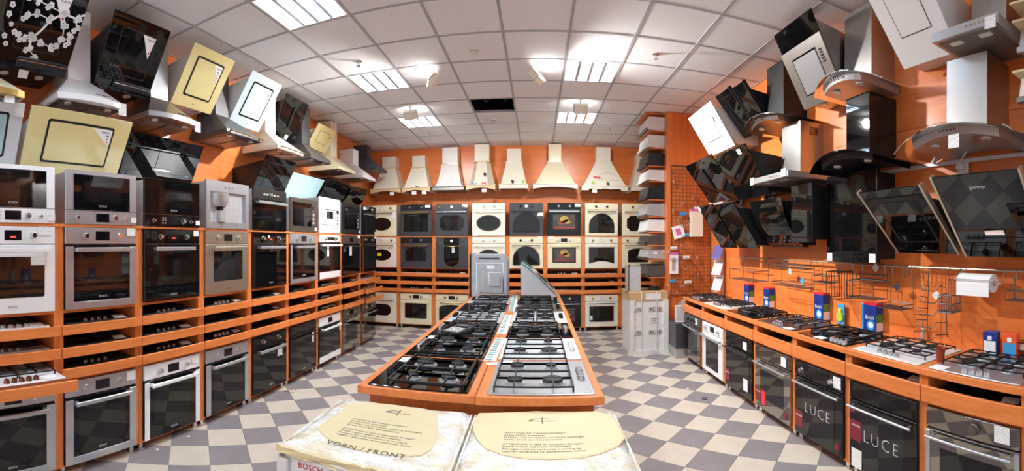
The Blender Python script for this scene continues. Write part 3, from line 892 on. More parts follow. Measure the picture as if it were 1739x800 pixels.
for k in range(9):
    yc = 1.3475 + PITCH * (k - .5)
    loc = (LF, yc, 0)
    oven_cabinet(f'orange wooden oven cabinet with three trays, {LEFTN[k]} in the left row', loc, RL, 'left row oven cabinets', pulled={0: (.27, .045, .045), 7: (.075, .07, .06), 8: (.13, .12, .09)}.get(k))
    s = lower_specs[k]; oven(loc=(LF, yc, .0745), rot=RL, group='ovens in the left row', **s)
    s = mid_specs[k]; oven(loc=(LF, yc, 1.1685), rot=RL, group='ovens in the left row', h=.583, **s)
    if k < 8:
        l, st, c, h = up_specs[k]
        cat = 'coffee machine' if st == 'coffee' else ('oven' if st == 'oven' else 'microwave')
        nm = 'coffee_machine' if st == 'coffee' else ('compact_oven' if st == 'oven' else 'microwave_oven')
        microwave(l, (LF, yc, SHELF_TOP + .001), RL, st, c, h, name=nm, cat=cat, tags=((.27, .04),) if k in (0, 1, 2, 5, 7) else (), group=None if st in ('coffee', 'oven') else 'microwaves on top of the left row')
    else:
        oven('black oven on top of the far end of the left row', (LF, yc, SHELF_TOP + .001), RL, kind='glass', col='black_glass', h=.47, w=.56, fascia=.11, tags=((-.2, .42, .1, .05), (.24, .03, .05, .05)), handle=('round', 'steel', .5), win=('round', .36, .2, .18), logo=None, display=False, group='ovens in the left row')
    for i in range(3):
        if k == 0 and i == 0: continue
        kind = [('black_glass', 'chrome', 4), ('black_glass', 'black', 0), ('white_enamel', 'silver_plastic', 5), ('black_glass', 'silver_plastic', 4), ('galvanised', 'chrome', 4)]
        pick = {(0, 2): 2, (0, 1): 4, (1, 2): 0, (1, 1): 1, (1, 0): 0, (2, 2): 0, (2, 1): 0, (2, 0): 0, (3, 2): 3, (3, 1): 1, (3, 0): 3, (4, 2): 1, (4, 1): 1, (4, 0): 1, (5, 2): 0, (5, 1): 1, (5, 0): 3, (6, 2): 3, (6, 1): 3, (6, 0): 3, (7, 2): 1, (7, 1): 1, (7, 0): 1, (8, 2): 4, (8, 1): 4, (8, 0): 4}[(k, i)]
        mt, km, nk = kind[pick]
        cn = {'black_glass': 'black', 'white_enamel': 'white', 'galvanised': 'steel'}[mt]
        tray_hob(f'{cn} hob in the {TRAY_NAME[i]} tray of the {LEFTN[k]} left-row cabinet', (LF + .045 - .02, yc, TRAYS[i][0] + .0185), RL, mt, 'dark_steel' if km == 'chrome' else km, nk, (k + i) % 3 != 1, 'hobs lying in the left-row trays')  # chrome knobs get a darker steel, imitating the shade inside the tray
# white hob in the pulled-out tray
h0 = hob('white gas hob with copper knobs in the pulled-out tray, left edge', (LF + .27 - .31, 1.3475 - PITCH/2, TRAYS[0][0] + .06), RL, 'white_enamel', .56, .50, 'four', 'front', 'copper', 5, card=(.19, -.19, .2))
h0.location.z = TRAYS[0][0] + .0185
part(h0, 'burner_box', G().box(-.26, .26, -.22, .22, -.05, 0), 'galvanised')
h0.location.z += .05

# ================================================================== back row of cabinets with ovens
BW = .61
back_up = [
 dict(label='cream oven with oval window in the back-left corner, upper shelf', kind='solid', col='cream', win=('oval', .38, .26, .24), handle=('round', 'dark_steel', .46), knobs=(.18,), kmat='brass', display=False, dialx=0.0, tags=((.22, .40, .1, .09),), logo=None),
 dict(label='black oven with brass handle and display, upper shelf of the back row', kind='solid', col='anthracite', fcol='black', win=('rect', .47, .33, .25), handle=('flat', 'brass', .52), knobs=(-.12, .12), kmat='chrome', tags=((.23, .57, .1, .05),), logo=None),
 dict(label='anthracite oven with notched window and white round clock, upper shelf', kind='solid', col='anthracite', win=('chamfer', .42, .27, .25), handle=('round', 'steel', .54), knobs=(-.22, .22), kmat='brass', display=False, dialx=0.0, rim='black', deco='rack', tags=((.24, .57, .1, .06),), logo=None),
 dict(label='ivory oven with large oval window, upper shelf of the back row', kind='solid', col='ivory', win=('oval', .42, .28, .24), rim='dark_steel', handle=('round', 'ivory', .52), knobs=(-.09, .1), kmat='chrome', display=False, dialx=0.0, deco='rack', tags=((-.24, .02, .08, .04),), logo=None),
 dict(label='anthracite oven with arched window and round clock, upper shelf', kind='solid', col='anthracite', win=('arch', .46, .34, .25), rim='black_matt', handle=('round', 'black', .5), knobs=(-.1, .1), kmat='black', display=False, dialx=0.0, deco='rack', tags=((.25, .40, .1, .06),), logo=None),
 dict(label='black glass oven with roast food picture, upper shelf of the back row', kind='glass', col='black_glass', win=('rect', .46, .32, .26), food=True, handle=('flat', 'steel', .55), knobs=(-.1, .1), kmat='chrome', tags=((.24, .57, .1, .06),), logo=None),
 dict(label='cream oven with wide arched window, upper shelf right of the food-picture oven', kind='solid', col='cream', win=('arch', .44, .34, .24), rim='black_matt', handle=('round', 'black', .52), knobs=(-.1, .1), kmat='black', display=False, dialx=0.0, deco='rack', tags=((.24, .40, .08, .05),), logo=None),
 dict(label='cream oven with ornate notched window, upper shelf beside the stacked hoods', kind='solid', col='cream', win=('chamfer', .40, .27, .24), rim='black_matt', handle=('round', 'black', .52), knobs=(-.1, .1), kmat='brass', display=False, dialx=0.0, tags=(), logo=None),
]
back_mid = [
 dict(label='ivory oven with oval window and yellow sticker in the back-left corner', kind='solid', col='ivory', win=('oval', .38, .23, .24), handle=('round', 'dark_steel', .5), knobs=(.2,), kmat='brass', display=False, dialx=-.02, tags=(), logo=None),
 dict(label='black oven with arched-top window and brass handle, middle shelf', kind='solid', col='anthracite', fcol='black', win=('archtop', .38, .24, .26), rim='black', handle=('flat', 'brass', .46), knobs=(-.1, .1), kmat='chrome', display=True, tags=(), logo=None),
 dict(label='anthracite oven with narrow U-shaped black centre panel', kind='solid', col='anthracite', win=None, handle=None, knobs=(), display=False, tags=(), logo=None),
 dict(label='white oven with oval window just behind the standing silver oven', kind='solid', col='ivory', win=('oval', .40, .26, .22), handle=('round', 'ivory', .52), knobs=(-.1, .1), kmat='silver_plastic', display=False, dialx=0.0, tags=((-.22, .56, .09, .05),), logo=None),
 dict(label='cream oven with arched window, middle shelf of the back row', kind='solid', col='cream', win=('arch', .46, .34, .24), rim='dark_steel', handle=('round', 'black', .52), knobs=(-.1, .1), kmat='black', display=False, dialx=0.0, tags=((.24, .57, .08, .05),), logo=None),
 dict(label='cream oven with rectangular window showing a food picture', kind='solid', col='cream', win=('rect', .42, .29, .25), food=True, handle=('round', 'brass', .54), knobs=(-.11, .11), kmat='chrome', tags=((-.23, .57, .1, .05),), logo=None),
 dict(label='white oven with curved-bottom window, middle shelf of the back row', kind='solid', col='ivory', win=('lens', .46, .31, .24), handle=('round', 'ivory', .5), knobs=(-.16, .17), kmat='brass', display=False, dialx=0.0, tags=(), logo=None),
 dict(label='cream oven with small arched-top window beside the stacked hoods', kind='solid', col='cream', win=('archtop', .36, .24, .24), rim='black_matt', handle=('round', 'dark_steel', .52), knobs=(-.2, .2), kmat='brass', display=False, dialx=0.02, tags=(), logo=None),
]
back_low = [
 dict(label='white oven with rounded window at floor level in the back-left corner', kind='solid', col='ivory', win=('stadium', .38, .22, .25), handle=('round', 'black', .48), knobs=(-.16, .02), kmat='black', display=False, tags=((.2, .56, .1, .06),), logo=None),
 dict(label='cream oven with rectangular window at floor level of the back row', kind='solid', col='cream', win=('rect', .42, .29, .26), handle=('round', 'cream', .54), knobs=(-.1, .1), kmat='brass', tags=((.2, .55, .1, .06),), logo=None),
 dict(label='cream oven with arched black-rimmed window at floor level of the back row', kind='solid', col='cream', win=('archtop', .44, .27, .25), rim='black_matt', handle=('bow', 'brass', .40), knobs=(-.12, .1), kmat='brass', tags=(), logo=None),
 dict(label='ivory oven at floor level hidden behind the island, left one', kind='solid', col='ivory', win=('rect', .42, .29, .25), handle=('round', 'ivory', .5), tags=(), logo=None),
 dict(label='ivory oven at floor level hidden behind the island, right one', kind='solid', col='ivory', win=('rect', .42, .29, .25), handle=('round', 'ivory', .5), tags=(), logo=None),
 dict(label='black oven with steel handle at floor level beside the island', kind='glass', col='black', win=('rect', .44, .28, .24), food=True, handle=('round', 'steel', .54), knobs=(-.1, .1), kmat='chrome', tags=(), logo=None),
 dict(label='white oven with wide window at floor level left of the wrapped carton', kind='solid', col='ivory', win=('rect', .42, .27, .24), rim='dark_steel', handle=('round', 'dark_steel', .48), knobs=(-.16, .16), kmat='brass', display=False, dialx=0.0, tags=((-.21, .17, .09, .08),), logo=None),
 dict(label='ivory oven at floor level hidden behind the wrapped carton', kind='solid', col='ivory', win=('rect', .42, .27, .24), handle=('round', 'steel', .5), tags=(), logo=None),
]
BACKN = ['corner', 'second', 'third', 'fourth', 'fifth', 'sixth', 'seventh', 'last']
for k in range(8):
    xc = -2.547 + PITCH * (k - .5)
    oven_cabinet(f'orange wooden oven cabinet with three trays, {BACKN[k]} from the left in the back row', (xc, BF, 0), 0, 'back row oven cabinets')
    oven(loc=(xc, BF, .0745), rot=0, group='ovens in the back row', **back_low[k])
    o = oven(loc=(xc, BF, 1.1685), rot=0, group='ovens in the back row', h=.583, **back_mid[k])
    oven(loc=(xc, BF, SHELF_TOP + .001), rot=0, group='ovens in the back row', h=BW, **back_up[k])
    if k == 0: part(o, 'yellow_sticker', G().box(-.08, 0, -.028, -.026, .22, .28), 'yellow')
    if k == 2:
        pn = part(o, 'centre_panel', G().prism(p_at(p_u(.29, .54), 0, .295), -.026, -.022), 'black_glass')
        part(pn, 'panel_trim', G().frame(p_at(p_scale(p_u(.29, .54), .006), 0, .295), p_at(p_u(.29, .54), 0, .295), -.030, -.022), 'brass')
        handle_bar(pn, .27, .42, -.026, 'brass', 'bow')
        dial(pn, 0, .51, -.026, .03)
        for s in (-.1, .1): knob(pn, s, .50, -.026, 'black', .022)
        tag(pn, .03, .34, -.028, .05, .1)
    for i in range(3):
        mt, km, nk = [('black_glass', 'chrome', 3), ('white_enamel', 'black', 0), ('black_glass', 'black', 0), ('cream', 'brass', 5), ('galvanised', 'black', 4)][{(0, 2): 1, (0, 1): 4, (1, 2): 1, (2, 1): 1, (3, 0): 3, (5, 0): 3, (4, 0): 1, (6, 2): 1, (1, 0): 0, (5, 2): 0}.get((k, i), 2)]
        cn = {'black_glass': 'black', 'white_enamel': 'white', 'galvanised': 'steel', 'cream': 'cream'}[mt]
        tray_hob(f'{cn} hob in the {TRAY_NAME[i]} tray of the {BACKN[k]} back-row cabinet from the left', (xc, BF - .045 + .02, TRAYS[i][0] + .0185), 0, mt, km, nk, (k + i) % 3 == 1, 'hobs lying in the back-row trays')

# ================================================================== right counter
RR = -pi / 2
RPITCH = .6653
def counter_unit(label, yc):
    t = thing('counter_unit', label, 'cabinet', (RF, yc, 0), RR, 'right counter units')
    W, dp, sw = RPITCH, .54, .034
    for s in (-1, 1):
        part(t, 'side_panel', G().box(s * (W/2 - sw), s * (W/2 - .0005), 0, dp, .06, .845, .001), 'wood_z', key=f'cu_side{s}')
    a = W/2 - sw
    for z0, z1 in ((.06, .074), (.668, .684)):
        part(t, 'shelf', G().box(-a, a, .002, dp - .02, z0, z1), 'wood_y', key=f'cu_sh{z0}')
    part(t, 'back_panel', G().box(-a, a, dp - .012, dp - .004, .074, .845), 'wood_y', key='cu_back')
    dr = part(t, 'tray', G().box(-a + .004, a - .004, .0, dp - .06, .694, .706), 'wood_y', key='cu_tray')
    part(dr, 'tray_front', G().box(-W/2 + .004, W/2 - .004, -.03, -.010, .690, .787, .002), 'wood_y', key='cu_front')
    for sx in (-1, 1):
        for yy in (.04, dp - .05):
            part(t, 'foot', G().cyl((sx * (W/2 - .045), yy, .002), .021, .058, 12).cyl((sx * (W/2 - .045), yy, 0), .027, .012, 12).sm(), 'chrome', key=f'cu_foot{sx}{yy}')
    return t
RN = ['farthest', 'second', 'third', 'fourth', 'fifth', 'sixth', 'nearest']
r_specs = [
 dict(label='black oven with steel handle at the far end of the right counter', kind='band', col='dark_grey', stile=0, rail=0, handle=('round', 'steel', .5), knobs=(-.12, 0, .12), kmat='black', display=False, tags=((.17, .54, .08, .08),), logo=None, glass='mirror_glass'),
 dict(label='white oven with grey window, second from the far end of the right counter', kind='solid', col='white_enamel', win=('rect', .36, .34, .23), handle=('flat', 'silver_plastic', .54), knobs=(-.18, .18), kmat='silver_plastic', tags=(), logo=None),
 dict(label='black oven with small red sticker, third along the right counter', kind='glass', col='black_glass', win=('rect', .5, .33, .22), handle=('round', 'black', .56), knobs=(), display='strip', tags=((.16, .52, .085, .08), (.18, .13, .09, .12)), logo=None),
 dict(label='grey mirror-glass oven with steel handle and red stickers in the right counter', kind='band', col='mirror_glass', glass='mirror_glass', stile=0, rail=0, handle=('round', 'steel', .56), knobs=(), display=False, tags=((.2, .53, .08, .08),), logo=None),
 dict(label='black oven with large lettering and two knobs, fifth along the right counter', kind='glass', col='black_glass', win=('rect', .40, .34, .23), handle=('round', 'steel', .56), knobs=(-.2, .17), kmat='chrome', display='strip', tags=((.235, .54, .085, .085),), logo=None),
 dict(label='black oven with large lettering and no knobs, sixth along the right counter', kind='glass', col='black_glass', win=('rect', .40, .34, .23), handle=('round', 'steel', .56), knobs=(), display='strip', tags=((-.22, .07, .1, .13),), logo=None),
 dict(label='mirror-glass oven with single centre knob and steel frame, nearest on the right', kind='band', col='steel', fcol='mirror_glass', glass='mirror_glass', stile=.03, rail=.03, handle=('round', 'steel', .54), knobs=(0.03,), kmat='dark_steel', kr=.03, display=False, tags=((.2, .545, .09, .09),), logo=None),
]
for k in range(7):
    yc = RF * 2.509 + RPITCH * (.5 - k)
    counter_unit(f'orange wooden counter unit with an open tray slot, {RN[k]} along the right wall', yc)
    o = oven(loc=(RF, yc, .0745), rot=RR, group='ovens in the right counter', depth=.46, **r_specs[k])
    if k in (2, 3, 4, 5):
        st = part(o, 'red_sticker', G().box(-.285, -.19, -.0245, -.0225, .06, .19) if k != 5 else G().box(-.285, -.18, -.0245, -.0225, .19, .33), 'ink_red')
        text(st, 'sticker_lettering', 'ГАРАНТИЯ', .016, 'paper', (-.237 if k != 5 else -.232, -.025, .15 if k != 5 else .295))
    if k == 3: part(o, 'red_sticker', G().box(-.18, -.10, -.0245, -.0225, .05, .18), 'red_pack')
    if k in (3, 4): part(o, 'small_badge', G().box(.21, .25, -.0245, -.0225, .045, .095), 'ink_red')
    if k == 5: part(o, 'small_badge', G().box(-.28, -.24, -.0245, -.0225, .38, .43), 'ink_red')
    if k in (4, 5): text(o, 'door_lettering', 'LUCE', .115, 'logo_silver', (.0, -.0255, .245), space=1.25, thin=.0026)
    tray_hob(f'dark hob inside the open tray slot of the {RN[k]} right counter unit', (RF + .02, yc, .7065), RR, 'black_glass' if k != 2 else 'white_enamel', 'black', 0, k in (2, 3, 5, 6), 'hobs in the right counter trays')
yA, yB = RF * 2.509 + RPITCH + .012, RF * 2.509 - RPITCH * 6 - .01
ct = thing('worktop', 'long orange wooden worktop along the right wall carrying gas hobs', 'worktop', (0, 0, 0))
for k in range(7):
    y1 = yA if k == 0 else RF * 2.509 + RPITCH * (1 - k)
    y0 = RF * 2.509 - RPITCH * k if k < 6 else yB
    part(ct, 'board', G().box(RF - .022, WR - .002, y0 + .0008, y1 - .0008, .846, .886, .002), 'wood_y')
CT = .8865
rh = [
 ('small steel gas hob with many knobs, farthest on the right worktop', 'dark_steel', 'four', 'chrome', 5, None),
 ('white gas hob, second from the far end of the right worktop', 'white_enamel', 'single', 'chrome', 4, (.22, -.19)),
 ('black glass gas hob with chunky pan supports, third along the right worktop', 'black_glass', 'single', 'black', 5, None),
 ('grey glass gas hob with pale front strip, fourth along the right worktop', 'dark_steel', 'four', 'chrome', 4, (.21, -.2)),
 ('dark glass gas hob with large wok burner, fifth along the right worktop', 'black_glass', 'wok', 'silver_plastic', 4, (-.02, -.2)),
 ('white glass gas hob beside the brown paper cup', 'white_enamel', 'four', 'silver_plastic', 4, None),
 ('steel gas hob nearest on the right worktop', 'steel', 'four', 'silver_plastic', 4, (-.24, -.19)),
]
for k, (l, m, lay, km, nk, card) in enumerate(rh):
    yc = RF * 2.509 + RPITCH * (.5 - k)
    hob(l, (RF + .225, yc, CT), RR, m, .585, .455, lay, 'front', km, nk, 'gas hobs on the right worktop', 4 if lay == 'four' else 2, card=card, knobrow=.10 if k == 4 else None)

# ================================================================== island with hobs
isl = thing('display_island', 'low wooden display island in the middle of the room carrying two rows of hobs', 'island', (0, 0, 0))
IX0, IXM, IX1, IY0, IY1 = -.875, -.285, .312, 2.03, 6.36
part(isl, 'end_panel', G().box(IX0 + .04, IX1 - .04, IY0 + .05, IY0 + .07, .06, .858), 'wood_z')
part(isl, 'end_panel', G().box(IX0 + .04, IX1 - .04, IY1 - .07, IY1 - .05, .06, .858), 'wood_z')
for x in (IX0 + .04, IX1 - .06):
    for k in range(6):
        y0 = IY0 + .07 + k * (IY1 - IY0 - .14) / 6
        part(isl, 'side_board', G().box(x, x + .02, y0 + .002, y0 + (IY1 - IY0 - .14) / 6 - .002, .06, .858), 'wood_z')
part(isl, 'plinth', G().box(IX0 + .08, IX1 - .08, IY0 + .1, IY1 - .1, 0, .06), 'black_matt')
IT = .9
part(isl, 'worktop_board', G().box(IX0, IXM - .0015, IY0 - .02, IY1, IT - .042, IT, .003), 'wood_y')
part(isl, 'worktop_board', G().box(IXM + .0015, IX1, IY0 - .03, IY1, IT - .042, IT, .003), 'wood_y')
il = [
 ('black glass hob with heavy cast-iron grid at the front left of the island', 'black_glass', 'four', 'black', 4, 2, (-.2, -.2)),
 ('dark glass hob with silver knobs, second in the left island row', 'black_glass', 'four', 'chrome', 5, 2, (-.24, -.19)),
 ('black hob under the calculator, third in the left island row', 'black_glass', 'five', 'chrome', 4, 2, None),
 ('white hob with black pan supports, fourth in the left island row', 'white_enamel', 'four', 'black', 4, 4, None),
 ('black hob in the fifth place of the left island row', 'black_glass', 'four', 'black', 4, 4, None),
 ('white-edged hob at the far end of the left island row, before the silver oven', 'white_enamel', 'five', 'black', 4, 2, None),
]
ir = [
 ('steel hob with four silver knobs at the front right of the island', 'steel', 'four', 'silver_plastic', 4, 2, (.24, .2)),
 ('white enamel hob with white knobs, second in the right island row', 'white_enamel', 'four', 'plastic_white', 5, 2, None),
 ('black hob with dense cast-iron grid, third in the right island row', 'black_glass', 'five', 'chrome', 4, 2, (.2, .22)),
 ('white hob with two black pan supports, fourth in the right island row', 'white_enamel', 'single', 'black', 4, 2, None),
 ('dark steel hob, fifth in the right island row', 'dark_steel', 'four', 'black', 4, 4, (.1, .22)),
 ('black hob at the far end of the right island row, before the pale glass hood', 'black_glass', 'five', 'black', 4, 2, None),
]
yl = [2.315, 2.93, 3.545, 4.16, 4.775, 5.38]
for k, (l, m, lay, km, nk, gr, card) in enumerate(il):
    hob(l, (-.575, yl[k], IT), RR, m, .575, .505, lay, 'front', km, nk, 'hobs on the left half of the island', gr, card=card, bar=.005 if k == 0 else .0036)
for k, (l, m, lay, km, nk, gr, card) in enumerate(ir):
    hob(l, (.02, yl[k], IT), RL, m, .575, .505, lay, 'front', km, nk, 'hobs on the right half of the island', gr, card=card)
# ================================================================== cooker hoods
def wall_frame(side, Y0, Y1):
    """origin on the wall plane, local x to the right of a person facing the wall, -y out of the wall"""
    yc = (Y0 + Y1) / 2
    if side == 'L': return (WL, yc, 0), RL
    return (WR, yc, 0), RR
def out_of(side, X): return X - WL if side == 'L' else WR - X

def slant_hood(label, side, Y0, Y1, Xt, Xb, zt, zb, mat, body='white_paint', style='frame', inner=None, frame='black', sticker=False, tags=(), group='inclined glass hoods', split=False, edges=None, logo=None, th=.012, lamps=True, body_in=.03, duct=False):
    loc, rot = wall_frame(side, Y0, Y1)
    t = thing('inclined_hood', label, 'cooker hood', loc, rot, group)
    w = Y1 - Y0
    ot, ob = out_of(side, Xt), out_of(side, Xb)
    L = hypot(ot - ob, zt - zb); phi = atan2(ot - ob, zt - zb)
    nb = .028
    P = [(-ob + nb, zb + .035), (-.002, zb + .035), (-.002, max(zb + .12, zt - .10)), (-ot + .06, zt - .05), (-ot + nb + .012, zt - .05)]
    bd = part(t, 'body', G().prism_x(P, -w/2 + body_in, w/2 - body_in), body)
    if lamps:
        for s in (-1, 1): part(bd, 'lamp', G().cyl((s * w * .25, -ob * .6, zb + .028), .035, .007, 14).sm(), 'lamp_glass')
    if duct: part(t, 'duct_cover', G().box(-.12, .12, -.22, -.002, zt - .12, min(CEIL - .02, zt + .3)), body)
    if not split:
        pl = part(t, 'front_panel', G().box(-w/2, w/2, 0, th, 0, L, .002), mat, (0, -ob, zb), (phi, 0, 0))
    else:
        pl = part(t, 'front_panel', G().box(-w/2, split * w - w/2 - .002, 0, th, 0, L, .002), mat, (0, -ob, zb), (phi, 0, 0))
        part(pl, 'front_panel_half', G().box(split * w - w/2 + .002, w/2, 0, th, 0, L, .002), mat)
    if style == 'frame':
        fw, fh = w * .66, L * .66
        zc = L * .52
        out, inn = p_at(p_rect(fw, fh, .02), 0, zc), p_at(p_rect(fw - .036, fh - .036, .012), 0, zc)
        part(pl, 'panel_gap', G().frame(out, inn, -.0025, 0), frame)
        part(pl, 'centre_panel', G().prism(inn, -.006, 0), inner or mat)
        if sticker:
            x1, z1 = fw/2 - .02, zc + fh/2 - .02
            st = part(pl, 'corner_sticker', G().prism([(x1 - fw * .32, z1), (x1 - .004, z1 - fh * .40), (x1 - .002, z1)], -.0075, -.006), 'paper')
            text(st, 'sticker_lettering', 'ELIKOR', .022, 'ink', (x1 - fw * .10, -.008, z1 - fh * .07))
            part(st, 'sticker_print', G().box(x1 - .05, x1 - .02, -.008, -.0075, z1 - fh * .17, z1 - fh * .13).box(x1 - .04, x1 - .02, -.008, -.0075, z1 - fh * .24, z1 - fh * .21), 'grey_text')
            part(st, 'sticker_print', G().cyl((x1 - .028, -.008, z1 - fh * .29), .008, .001, 8, 'y'), 'red_pack')
        for i in range(3): part(pl, 'button', G().cyl((.015 * (i - 1), -.002, L * .085), .004, .002, 8, 'y'), 'dark_grey')
    elif style == 'line':
        fw, fh = w * .55, L * .5
        out, inn = p_at(p_rect(fw, fh), 0, L * .54), p_at(p_rect(fw - .012, fh - .012), 0, L * .54)
        part(pl, 'panel_gap', G().frame(out, inn, -.002, 0), frame)
        part(pl, 'centre_panel', G().prism(inn, -.003, 0), inner or mat)
        part(pl, 'control_slot', G().box(w * .30, w * .33, -.002, 0, L * .62, L * .72), 'black')
    elif style == 'visor':
        v = part(pl, 'visor', G().box(-w * .22, w/2 - .01, -.022, 0, .03, L * .16, .008), 'black')
        part(v, 'visor_edge', G().box(-w * .2, w/2 - .02, -.0235, -.0215, L * .12, L * .13), 'chrome')
        fw, fh = w * .62, L * .62
        out, inn = p_at(p_rect(fw, fh, .02), 0, L * .54), p_at(p_rect(fw - .02, fh - .02, .012), 0, L * .54)
        part(pl, 'panel_gap', G().frame(out, inn, -.0025, 0), 'black_matt')
        part(pl, 'centre_panel', G().prism(inn, -.004, 0), mat)
        if sticker:
            x1, z1 = fw/2 - .01, L * .54 + fh/2 - .012
            st = part(pl, 'corner_sticker', G().prism([(x1 - fw * .38, z1), (x1 - fw * .08, z1 - fh * .46), (x1 - .002, z1)], -.0055, -.004), 'paper')
            text(st, 'sticker_lettering', 'ELIKOR', .022, 'ink', (x1 - fw * .13, -.006, z1 - fh * .07))
            part(st, 'sticker_print', G().cyl((x1 - fw * .10, -.006, z1 - fh * .34), .01, .001, 8, 'y'), 'red_pack')
    elif style == 'slot':
        part(pl, 'air_slot', G().box(-w * .12, w * .12, -.012, 0, L * .30, L * .36, .004), 'chrome')
        part(pl, 'lower_panel', G().box(-w * .42, w * .42, -.004, 0, .03, L * .26, .001), mat)
    elif style == 'bar':
        part(pl, 'air_slot', G().box(-.03, 0, -.02, 0, L * .3, L * .8, .004), 'black_matt')
    if edges:
        for s in (-1, 1): part(pl, 'edge_strip', G().box(s * (w/2 + .012), s * (w/2 - .006), -.006, th + .02, -.006, L + .006, .002), edges)
    if logo: text(pl, 'brand_lettering', logo, .035, 'logo_silver', (0, -.002, L * .86))
    for x, z in tags: tag(pl, x, z, -.008, .075, .06)
    return t, pl, w, L

def rect_ring(x, y0, y1, z, n=1, bulge=0.0):
    """outline starting at back-left, front edge sampled n times"""
    pts = [(-x, y1, z)]
    for k in range(n + 1):
        u = -1 + 2 * k / n
        pts.append((x * u, y0 - bulge * (1 - u * u), z))
    pts.append((x, y1, z))
    return pts

def pyramid_hood(label, side, Y0, Y1, zb, mat, depth=.53, ch=.22, cw=.21, cd=.27, top=None, rail=None, curved=0.0, lip=.045, tags=(), group='chimney hoods', cx=0.0, buttons=False, lipmat=None, concave=0.0):
    loc, rot = wall_frame(side, Y0, Y1)
    t = thing('chimney_hood', label, 'cooker hood', loc, rot, group)
    w = Y1 - Y0
    n = 10 if curved else 1
    y1 = -.002
    zt = zb + lip + ch
    part(t, 'lip', G().loft([rect_ring(w/2, -depth, y1, zb, n, curved), rect_ring(w/2, -depth, y1, zb + lip, n, curved)]), lipmat or mat)
    rings = []
    for s in range(7 if concave else 2):
        u = s / (6 if concave else 1)
        v = u ** (1 - concave) if concave else u
        hx = w/2 + (cw/2 - w/2) * v; yf = -depth + (depth - cd) * v
        rings.append([(x + cx * v, y, z) for x, y, z in rect_ring(hx, yf, y1, zb + lip + ch * u, n, curved * (1 - v))])
    c = part(t, 'canopy', G().loft(rings), mat)
    if concave: c.data.polygons.foreach_set('use_smooth', [False] * len(c.data.polygons))
    tz = top or CEIL - .03
    part(t, 'chimney', G().box(cx - cw/2, cx + cw/2, -cd, y1, zt, tz, .002), mat)
    u = part(t, 'underside', G().box(-w/2 + .02, w/2 - .02, -depth + .02, y1 - .02, zb - .004, zb), 'dark_steel')
    for s in (-1, 1):
        part(u, 'grease_filter', G().box(s * .02, s * (w/2 - .06), -depth + .09, -.08, zb - .010, zb - .004), 'filter_mesh')
        part(u, 'lamp', G().cyl((s * w * .3, -depth + .06, zb - .012), .028, .008, 12), 'lamp_glass')
    if rail:
        g = G().cyl((-w/2 + .03, -depth - .035, zb + lip * .5), .007, w - .06, 8, 'x')
        for s in (-1, 1): g.cyl((s * (w/2 - .05), -depth - .035, zb + lip * .5), .006, .036, 6, 'y').cyl((s * (w/2 - .03) - .008, -depth - .035, zb + lip * .5), .012, .016, 8, 'x')
        part(t, 'rail', g.sm(), rail)
    if buttons:
        sl = atan2(depth - cd, ch)
        for i in range(5): part(t, 'button', G().box(-.05 + .025 * i, -.038 + .025 * i, -.004, .002, 0, .012), 'dark_grey', (0.08, -depth - curved * .9 + (depth - cd) * .12, zb + lip + ch * .12), (-sl, 0, 0))
    for x in tags: tag(t, x, zb + .0, -depth - .012, .075, .10)
    return t

# ---- left wall, upper row
flower, pl, fw, fL = slant_hood('black glass inclined hood with white cherry-blossom print, top left corner', 'L', .99, 1.56, -2.50, -2.92, 3.44, 2.94, 'black_glass', 'black', 'visor', sticker=True, tags=((-.05, -.02),))
g = G()
random.seed(11)
def flat_tube(g, pts, r):
    for (x0, z0), (x1, z1) in zip(pts[:-1], pts[1:]):
        d = hypot(x1 - x0, z1 - z0) or 1; nx, nz = -(z1 - z0) / d * r, (x1 - x0) / d * r
        g.prism([(x0 - nx, z0 - nz), (x1 - nx, z1 - nz), (x1 + nx, z1 + nz), (x0 + nx, z0 + nz)], -.0062, -.0045)
trunk = [(.285, .47), (.22, .43), (.13, .44), (.05, .38), (.0, .30), (-.05, .24), (-.06, .16)]
flat_tube(g, trunk, .007)
twigs = [[(.13, .44), (.02, .46), (-.08, .48), (-.14, .50)], [(.05, .38), (-.06, .40), (-.14, .36)], [(-.05, .24), (-.12, .22), (-.17, .25)], [(-.06, .16), (.0, .12), (.03, .08)], [(.13, .44), (.16, .36), (.17, .28), (.15, .22)], [(.24, .43), (.25, .36), (.22, .30)], [(-.05, .24), (.03, .22), (.10, .20)]]
for tw in twigs: flat_tube(g, tw, .0035)
spots = [(x + random.uniform(-.02, .02), z + random.uniform(-.02, .02)) for tw in twigs for x, z in tw for _ in range(3)] + [(-.24, .42), (-.25, .36), (-.22, .30), (-.25, .22), (-.23, .17), (-.2, .52), (.23, .26), (.21, .24), (.09, .50), (.06, .52)]
for x, z in spots:
    a0 = random.uniform(0, 6); R = random.uniform(.0115, .016)
    for q in range(5):
        a = a0 + q * 2 * pi / 5
        g.prism(p_at(p_oval(R * 1.25, R * 1.25, 7), x + R * .85 * cos(a), z + R * .85 * sin(a)), -.0064, -.0045)
part(pl, 'blossom_print', g, 'paper', kind='stuff')
random.seed(21)
pyramid_hood('cream chimney hood with gilt edge cut off at the left edge', 'L', .62, 1.17, 2.68, 'cream', lipmat='brass', curved=.05, tags=(.16,))
pyramid_hood('white chimney hood with rounded front between two black glass hoods', 'L', 1.44, 2.03, 2.735, 'white_enamel', depth=.50, curved=.05, tags=(.27,), buttons=True, cx=.02)
slant_hood('black glass inclined hood with triangular sticker, second in the upper left row', 'L', 1.87, 2.43, -2.69, -3.0, 3.47, 2.96, 'black_glass', 'black', 'visor', sticker=True)
pyramid_hood('brushed steel chimney hood with rounded front, third in the upper left row', 'L', 2.28, 2.87, 2.745, 'brushed', depth=.50, curved=.05, tags=(.27,), buttons=True, cx=.02)
